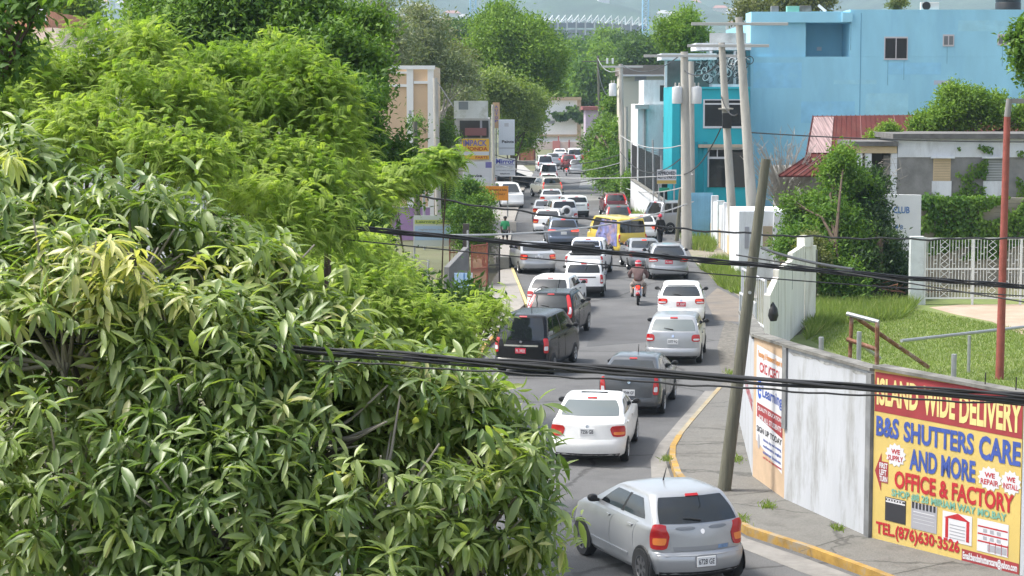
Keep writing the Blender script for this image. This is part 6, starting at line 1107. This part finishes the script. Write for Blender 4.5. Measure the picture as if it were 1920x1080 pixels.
f_ = PD(1640, 330, 97.4); f_.z = 3.0; rt = empty('dry_creeper', f_, 0, 'dry pale creeper stems hanging over the unfinished porch', 'creeper'); mb = MB()
for k in range(40): q = Vector((rr.uniform(-.7, 1.2), rr.uniform(0, 1), rr.uniform(0, 2.6))); mb.tube([q, q + Vector((rr.uniform(-.5, .5), -.1, rr.uniform(-.6, .3))), q + Vector((rr.uniform(-.8, .8), -.2, rr.uniform(-1.1, .1)))], [.016, .012, .006], 4)
mb.build('stems', PALE, rt)['kind'] = 'stuff'
# climbers on walls: leaves laid against a face
def ivy(name, label, patches, yplane, n, L, leaf, seed, thick=.18):
    rg = np.random.default_rng(seed); ps = []
    for (x0, x1, z0, z1, wgt) in patches:
        m = int(n * wgt); q = np.stack([rg.uniform(x0, x1, m), yplane - rg.random(m) ** 2 * thick, rg.uniform(z0, z1, m)], -1); ok = lumps(q * [1, 0, 1], np.random.default_rng(seed + 1), .5) > -.55; ps.append(q[ok])
    q = np.concatenate(ps); d = rg.normal(size=q.shape) * .6 + [0, -.2, -.8]; nr = np.tile([0, -1., .5], (len(q), 1)) + .45 * rg.normal(size=q.shape); t = np.clip(.45 + .2 * lumps(q, rg, .4) + .14 * rg.normal(size=len(q)), 0, 1)
    sz = L * rg.uniform(.6, 1.3, len(q)); V, F, tt = leaves(q, d, nr, sz, sz * .75, t, LEAF_Q); o_ = Vector(q.mean(0)); o = np_mesh(name, V - np.array(o_), F, tt, [leaf]); o.location = o_; return lab(o, label, 'climber')
ivy('ivy', 'thick ivy covering the block wall behind the white fence', [(17.8, 21.6, 1.2, 3.95, .5), (21.2, 27, 1.4, 3.9, .12), (21.5, 22.6, 1.2, 3.9, .12), (17.8, 27, 3.5, 3.98, .2), (23.5, 24.5, 1.5, 3.0, .06)], 89.3, 9000, .17, LV, 5, .3)
ivy('ivy', 'vine climbing the bare grey wall between the two shuttered windows', [(22.2, 23.1, 3.0, 5.9, .4), (21.6, 22.4, 3.0, 4.6, .2), (21.7, 23.4, 5.5, 5.9, .1), (22.6, 23.2, 4.5, 5.9, .1), (20.2, 20.8, 3.0, 4.1, .1)], 98.85, 1700, .15, LV, 6)
ivy('ivy', 'vine hanging down the right end of the unfinished house', [(24.6, 25.2, 3.0, 5.7, .5), (25.0, 26.5, 3.0, 4.2, .4)], 98.85, 900, .15, LV, 8)
ivy('ivy', 'leafy swag of creeper across the far white building', [(5.4, 10.6, 4.4, 5.6, .7), (9.0, 11.6, 4.0, 6.5, .5)], 329.0, 1500, .55, LH, 9, .6)
# grass tufts, weeds, verge and lawn blades
def blades(name, pts, h, m=LGR, label=None, cat=None, kind=None, seed=3, w=.018, lean=.5):
    rg = np.random.default_rng(seed); pts = np.asarray(pts, float); n = len(pts); d = rg.normal(size=(n, 3)) * lean; d[:, 2] = 1; hh = h * rg.uniform(.4, 1.2, n); nr = rg.normal(size=(n, 3)); nr[:, 2] = .2
    V, F, t = leaves(pts, d, nr, hh, np.full(n, w), np.clip(.5 + .22 * rg.normal(size=n), 0, 1), (np.array([[0, .5, 0], [.55, .4, .05], [1, 0, .22], [.55, -.4, .05], [0, -.5, 0]]), np.array([[0, 1, 2, 3, 4]])))
    o_ = Vector(pts.mean(0)); o = np_mesh(name, V - np.array(o_), F, t, [m]); o.location = o_; return lab(o, label, cat, None, kind)
def scatter(poly, n, seed, z=0.02):
    rg = np.random.default_rng(seed); q = np.array([P(*k)[:2] for k in poly]); lo, hi = q.min(0), q.max(0); out = []
    while sum(len(k) for k in out) < n:
        p_ = rg.uniform(lo, hi, (n * 3, 2)); ins = np.zeros(len(p_), bool); j = len(q) - 1
        for i in range(len(q)): a, b = q[i], q[j]; c = ((a[1] > p_[:, 1]) != (b[1] > p_[:, 1])) & (p_[:, 0] < (b[0] - a[0]) * (p_[:, 1] - a[1]) / (b[1] - a[1] + 1e-12) + a[0]); ins ^= c; j = i
        out.append(p_[ins])
    p_ = np.concatenate(out)[:n]; return np.column_stack([p_, np.full(n, z)])
blades('tall_grass', scatter([(1512, 640), (1525, 572), (1600, 572), (1720, 575), (1690, 600), (1560, 612)], 9000, 1), .55, kind='stuff', w=.03)
blades('verge_weeds', scatter([(1312, 506), (1345, 490), (1395, 500), (1400, 556), (1372, 550), (1345, 536), (1338, 520)], 5200, 2), .55, kind='stuff', w=.035, seed=5)
blades('verge_grass', scatter([(1278, 452), (1296, 440), (1345, 452), (1338, 474), (1300, 470)], 1900, 4), .6, kind='stuff', w=.035, seed=6)
blades('lawn_grass', scatter([(1520, 640), (1560, 612), (1720, 582), (1920, 620), (1960, 740), (1640, 700)], 26000, 3), .10, kind='stuff', w=.02, seed=7)
blades('roadside_weeds', scatter([(1185, 405), (1215, 402), (1212, 420), (1190, 425)], 900, 8), .8, kind='stuff', w=.05, seed=9)
for k, (x, y, r, lb) in enumerate(((1388, 975, .16, 'grass tuft at the foot of the wooden pole'), (1382, 862, .16, 'grass tuft against the narrow white wall end'), (1440, 950, .12, 'thin weeds below the e-Learning wall section'), (1250, 862, .10, 'weed growing in the gutter by the yellow kerb'), (1570, 992, .08, 'sparse weeds at the foot of the plain white wall'), (1372, 700, .2, 'dry weeds on the rubble beside the road edge'))):
    c = P(x, y, .145); rg = np.random.default_rng(k); q = np.column_stack([c.x + rg.normal(size=80) * r * .6, c.y + rg.normal(size=80) * r * 1.5, np.full(80, c.z)]); blades('grass_tuft', q, .14, LGR, lb, 'grass tuft', seed=k + 20, w=.022, lean=.7)
# pile of cut branches on the lawn
f_ = P(1668, 568); rt = empty('branch_pile', f_, 0, 'pile of cut brown branches in front of the dark leafy tree', 'branch pile'); rr = random.Random(6)
for k in range(16): a = Vector((rr.uniform(-1.3, 1.2), rr.uniform(-.5, .5), rr.uniform(.05, .7))); mb = MB(); mb.tube([a, a + Vector((rr.uniform(-.9, .9), rr.uniform(-.2, .2), rr.uniform(-.1, .35))), a + Vector((rr.uniform(-1.5, 1.5), 0, rr.uniform(-.1, .5)))], [.035, .028, .012], 5); mb.build('branch', BARKD if k % 3 else RUST, rt)
# ------------------------------------------------------------------ utility poles and cables
PCON = mat('pole_concrete', (.40, .38, .34), .9, var=.12, scale=2.5, stretch=(1, 1, .2), stain=(.24, .23, .21), stain_amt=.7, stain_scale=1.5, bump=.3); PWOOD = mat('weathered_wood', (.118, .115, .085), .9, var=.3, scale=3, stretch=(8, 8, .35), stain=(.09, .085, .06), stain_amt=.7, stain_scale=2, bump=.5)
def pole(label, x0, y0, x1, y1, r0, r1, m, bits=(), D=None, name='utility_pole', group='utility poles'):
    b = P(x0, y0) if D is None else Vector(((x0 - 960) / SC(D), D, 0)); t = PD(x1, y1, b.y); rt = empty(name, b, 0, label, 'pole', group); mb = MB(); n = 7; e = t - b
    mb.tube([e * (k / n) for k in range(n + 1)], [r0 + (r1 - r0) * k / n for k in range(n + 1)], 14); mb.build('shaft', m, rt)
    def at(y): return e * ((y - b_y(b)) / (y1 - b_y(b)))
    def b_y(b): return HORIZON + CAMH * SC(b.y)
    for nm, y, c, size, mm in bits: mb = MB(); mb.box(at(y) + Vector(c), size); mb.build(nm, mm, rt, bevel=.01)
    return rt, b, t, at
def transformer(rt, at, y, dx, m):
    c = at(y) + Vector((dx, -.1, 0)); mb = MB(); mb.lathe([(.01, -.45), (.26, -.45), (.28, -.40), (.28, .38), (.25, .45), (.01, .5)], 18, c); o = mb.build('transformer', m, rt)
    for k in (-.1, .1): mb = MB(); mb.lathe([(.03, 0), (.05, .04), (.03, .08), (.05, .12), (.03, .2)], 10, c + Vector((k, 0, .48))); mb.build('bushing', mat('porcelain', (.5, .45, .4), .3), o)
TANK = mat('transformer_grey', (.58, .59, .60), .5); ARM = mat('crossarm_grey', (.42, .41, .39), .8)
rt, b, t, at = pole('weathered wooden pole leaning right on the near pavement', 1356, 932, 1436, 298, .145, .095, PWOOD); wpb, wpt = b, t
mb = MB(); q = at(548) ; mb.lathe([(.035, -.01), (.035, .01)], 10, q + Vector((0, -.125, 0)), 'y'); mb.build('tag', ALLOY, rt); mb = MB(); q = at(500); mb.tube([q + Vector((-.06, -.13, .0)), q + Vector((.12, -.13, .02))], .012, 5); mb.build('strap', GALV, rt)
rt, b, t, at = pole('tallest pale concrete pole leaning left, before the blue block', 1418, 505, 1385, 32, .30, .17, PCON, [('crossarm', 45, (.0, -.25, 0), (4.6, .12, .14), ARM)]); P1 = t
transformer_at = at
rt, b, t, at = pole('pale concrete pole with a round lamp plate, leaning left', 1378, 495, 1353, 80, .24, .16, PCON, [('crossarm', 86, (.3, -.22, 0), (4.0, .12, .14), ARM), ('meter_box', 225, (.0, -.28, 0), (.45, .22, .75), TRIM)]); P2 = t
mb = MB(); mb.lathe([(.01, .06), (.38, .03), (.36, -.03), (.01, -.03)], 18, at(203) + Vector((0, -.15, 0))); mb.build('lamp_plate', PCON, rt)
rt, b, t, at = pole('thick pale concrete pole beside the teal shop with two transformers', 1288, 468, 1283, 97, .30, .20, PCON, [('crossarm', 105, (.4, -.26, 0), (5.2, .12, .14), ARM)]); P3 = t
transformer(rt, at, 178, -.42, TANK); transformer(rt, at, 178, .62, TANK)
rt, b, t, at = pole('second concrete pole standing close behind the thick one', 1297, 440, 1296, 115, .22, .16, PCON)
rt, b, t, at = pole('thin dark wooden pole left of the thick concrete pole', 1269, 452, 1276, 355, .12, .09, PWOOD)
rt, b, t, at = pole('far right concrete pole with crossarm and grey transformer', 1168, 392, 1164, 120, .20, .15, PCON, [('crossarm', 125, (.1, -.2, 0), (3.0, .12, .14), ARM), ('insulator', 122, (-.6, -.2, .3), (.14, .14, .4), TANK), ('insulator', 122, (-1.0, -.2, .3), (.14, .14, .4), TANK)]); P4 = t
transformer(rt, at, 168, -.62, TANK)
pole('short concrete pole behind the far right transformer pole', 1175, 385, 1174, 200, .16, .13, PCON)
rt, b, t, at = pole('distant vine covered wooden pole beyond the bend', 1126, 290, 1121, 104, .22, .16, PWOOD, [('crossarm', 115, (0, -.2, 0), (4.5, .14, .16), PWOOD)]); P5 = t
pole('concrete pole at the right edge of the beige block', 822, 0, 816, 146, .20, .14, PCON, D=121)
pole('brown wooden pole in front of the beige block', 784, 0, 778, 228, .17, .13, PWOOD, D=112)
pole('thin galvanised conduit pole beside the brown wooden pole', 796, 0, 794, 330, .08, .07, GALV, D=110)
pole('grey concrete pole between the amber sign and the tall white sign', 926, 0, 924, 196, .14, .11, PCON, D=150); P6 = PD(924, 200, 150)
pole('thin steel pole beside the chain-link fence', 1227, 0, 1224, 262, .07, .06, GALV, D=131, name='steel_pole', group=None)
# cables: each a thing of its own
CAB = mat('cable_black', (.018, .018, .019), .5, spec=.6); WIREL = mat('cable_grey', (.36, .36, .36), .6)
def span(a, b, sag, n=26): return [a.lerp(b, t) - Vector((0, 0, 4 * sag * t * (1 - t))) for t in [k / n for k in range(n + 1)]]
def cable(label, a, b, r, sag=.3, m=CAB, strands=0, name='cable', group='overhead cables', tw=14, wob=0.0):
    o_ = a.copy(); c = [p - o_ for p in span(a, b, sag, 90 if (strands or wob) else 26)]; mb = MB(); d = (b - a).normalized(); u = Vector((0, 0, 1)); v = d.cross(u).normalized(); u = v.cross(d)
    if strands:
        for k in range(strands):
            ph = 2 * math.pi * k / strands; mb.tube([p + (u * math.cos(ph + tw * i / 90) * 1.25 + v * math.sin(ph + tw * i / 90)) * r * (1 + .35 * math.sin(i * .5 + k * 2)) for i, p in enumerate(c)], r * (.62, .45, .5, .7, .4)[k % 5], 8)
    else: mb.tube([p + u * wob * (math.sin(i * 1.9) + math.sin(i * .83)) for i, p in enumerate(c)], r, 7)
    o = mb.build(name, m); o.location = o_; return lab(o, label, 'cable', group)
cable('thick bundle of black cables crossing nearest the camera through the mango tree', PD(-400, 592, 12.9), PD(2300, 772, 11.4), .016, .0, CAB, 5)
cable('single black cable twisting just under the nearest bundle', PD(-400, 604, 12.95), PD(2300, 782, 11.45), .006, .02, CAB, 0, wob=.004)
cable('long black cable bundle passing behind the wooden pole in mid height', PD(380, 398, 26), PD(2300, 566, 30), .019, .06, CAB, 5, tw=20)
cable('thin black cable just below the mid height bundle', PD(380, 420, 26.2), PD(2300, 575, 29.5), .009, .12)
cable('thin cable splitting down to the right from the mid height bundle', PD(1380, 478, 29), PD(2300, 628, 26), .010, .0)
cable('knotted black cable sweeping across the middle of the traffic', PD(640, 342, 44), PD(2300, 420, 46), .022, .72, CAB, wob=.014)
cable('pale wire slanting from the left gate up to the light blue gate', PD(820, 441, 60), PD(1300, 378, 112), .035, .5, WIREL)
cable('black service cable looping off the wooden pole towards the cream wall', PD(1428, 465, 41), PD(1600, 505, 34), .028, .05)
rr = random.Random(8)
for lb, a, b, sag in (('upper wire from the far right pole to the thick pole', P4, P3, .8), ('lower wire between far right pole and thick pole', P4 - Vector((0, 0, 5.2)), P3 - Vector((0, 0, 5.0)), .5), ('slack wire between far right pole and thick pole', P4 - Vector((0, 0, 6.4)), P3 - Vector((0, 0, 5.6)), 1.2), ('wire from the far right pole to the left concrete pole', P4 - Vector((0, 0, 7.2)), P6 - Vector((0, 0, 4.2)), .7), ('second wire from the far right pole to the left concrete pole', P4 - Vector((0, 0, 7.9)), P6 - Vector((0, 0, 5.0)), .8), ('third wire from the far right pole to the left concrete pole', P4 - Vector((0, 0, 6.6)), P6 - Vector((0, 0, 3.5)), .8), ('wire from the distant pole to the far right pole', P5 - Vector((0, 0, .4)), P4 - Vector((0, 0, .4)), .8), ('sagging wire from the distant pole to the far right pole', P5 - Vector((0, 0, 1.6)), P4 - Vector((0, 0, 1.4)), 2.2), ('wire between the thick pole and the lamp plate pole', P3 - Vector((0, 0, 1)), P2 - Vector((0, 0, .8)), .5), ('low wire between the thick pole and the lamp plate pole', P3 - Vector((0, 0, 6.6)), P2 - Vector((0, 0, 4.2)), .5), ('wire between the lamp plate pole and the tallest pole', P2 - Vector((0, 0, 2.6)), P1 - Vector((0, 0, 4.6)), .4)):
    cable(lb, a, b, .03, sag, CAB if rr.random() < .7 else WIREL)
cable('low grey wire across the road in front of the hedge', PD(960, 330, 150), PD(1300, 327, 120), .03, .2, WIREL); cable('wire from the thick pole down over the auto parts sign', P3 - Vector((0, 0, 7.3)), PD(1150, 342, 160), .03, .5, WIREL)
cable('wire drooping across the right houses from the tallest pole', PD(1400, 248, 98), PD(2200, 262, 96), .03, .25); cable('slanting guy wire by the beige block', PD(818, 150, 121), PD(850, 200, 121), .025, 0, WIREL)
# ------------------------------------------------------------------ the air
mb = MB(); mb.box((0, 3500, 330), (4600, 7200, 664)); hz = mb.build('haze', bpy.data.materials.new('haze_air')); hz['kind'] = 'stuff'; hm = hz.data.materials[0]; hm.use_nodes = True; hn = hm.node_tree.nodes; hn.remove(hn['Principled BSDF'])
pv = hn.new('ShaderNodeVolumePrincipled'); pv.inputs['Color'].default_value = (.62, .81, 1, 1); pv.inputs['Density'].default_value = .00016; pv.inputs['Anisotropy'].default_value = .2
hm.node_tree.links.new(pv.outputs[0], hn['Material Output'].inputs['Volume']); hz.visible_shadow = True
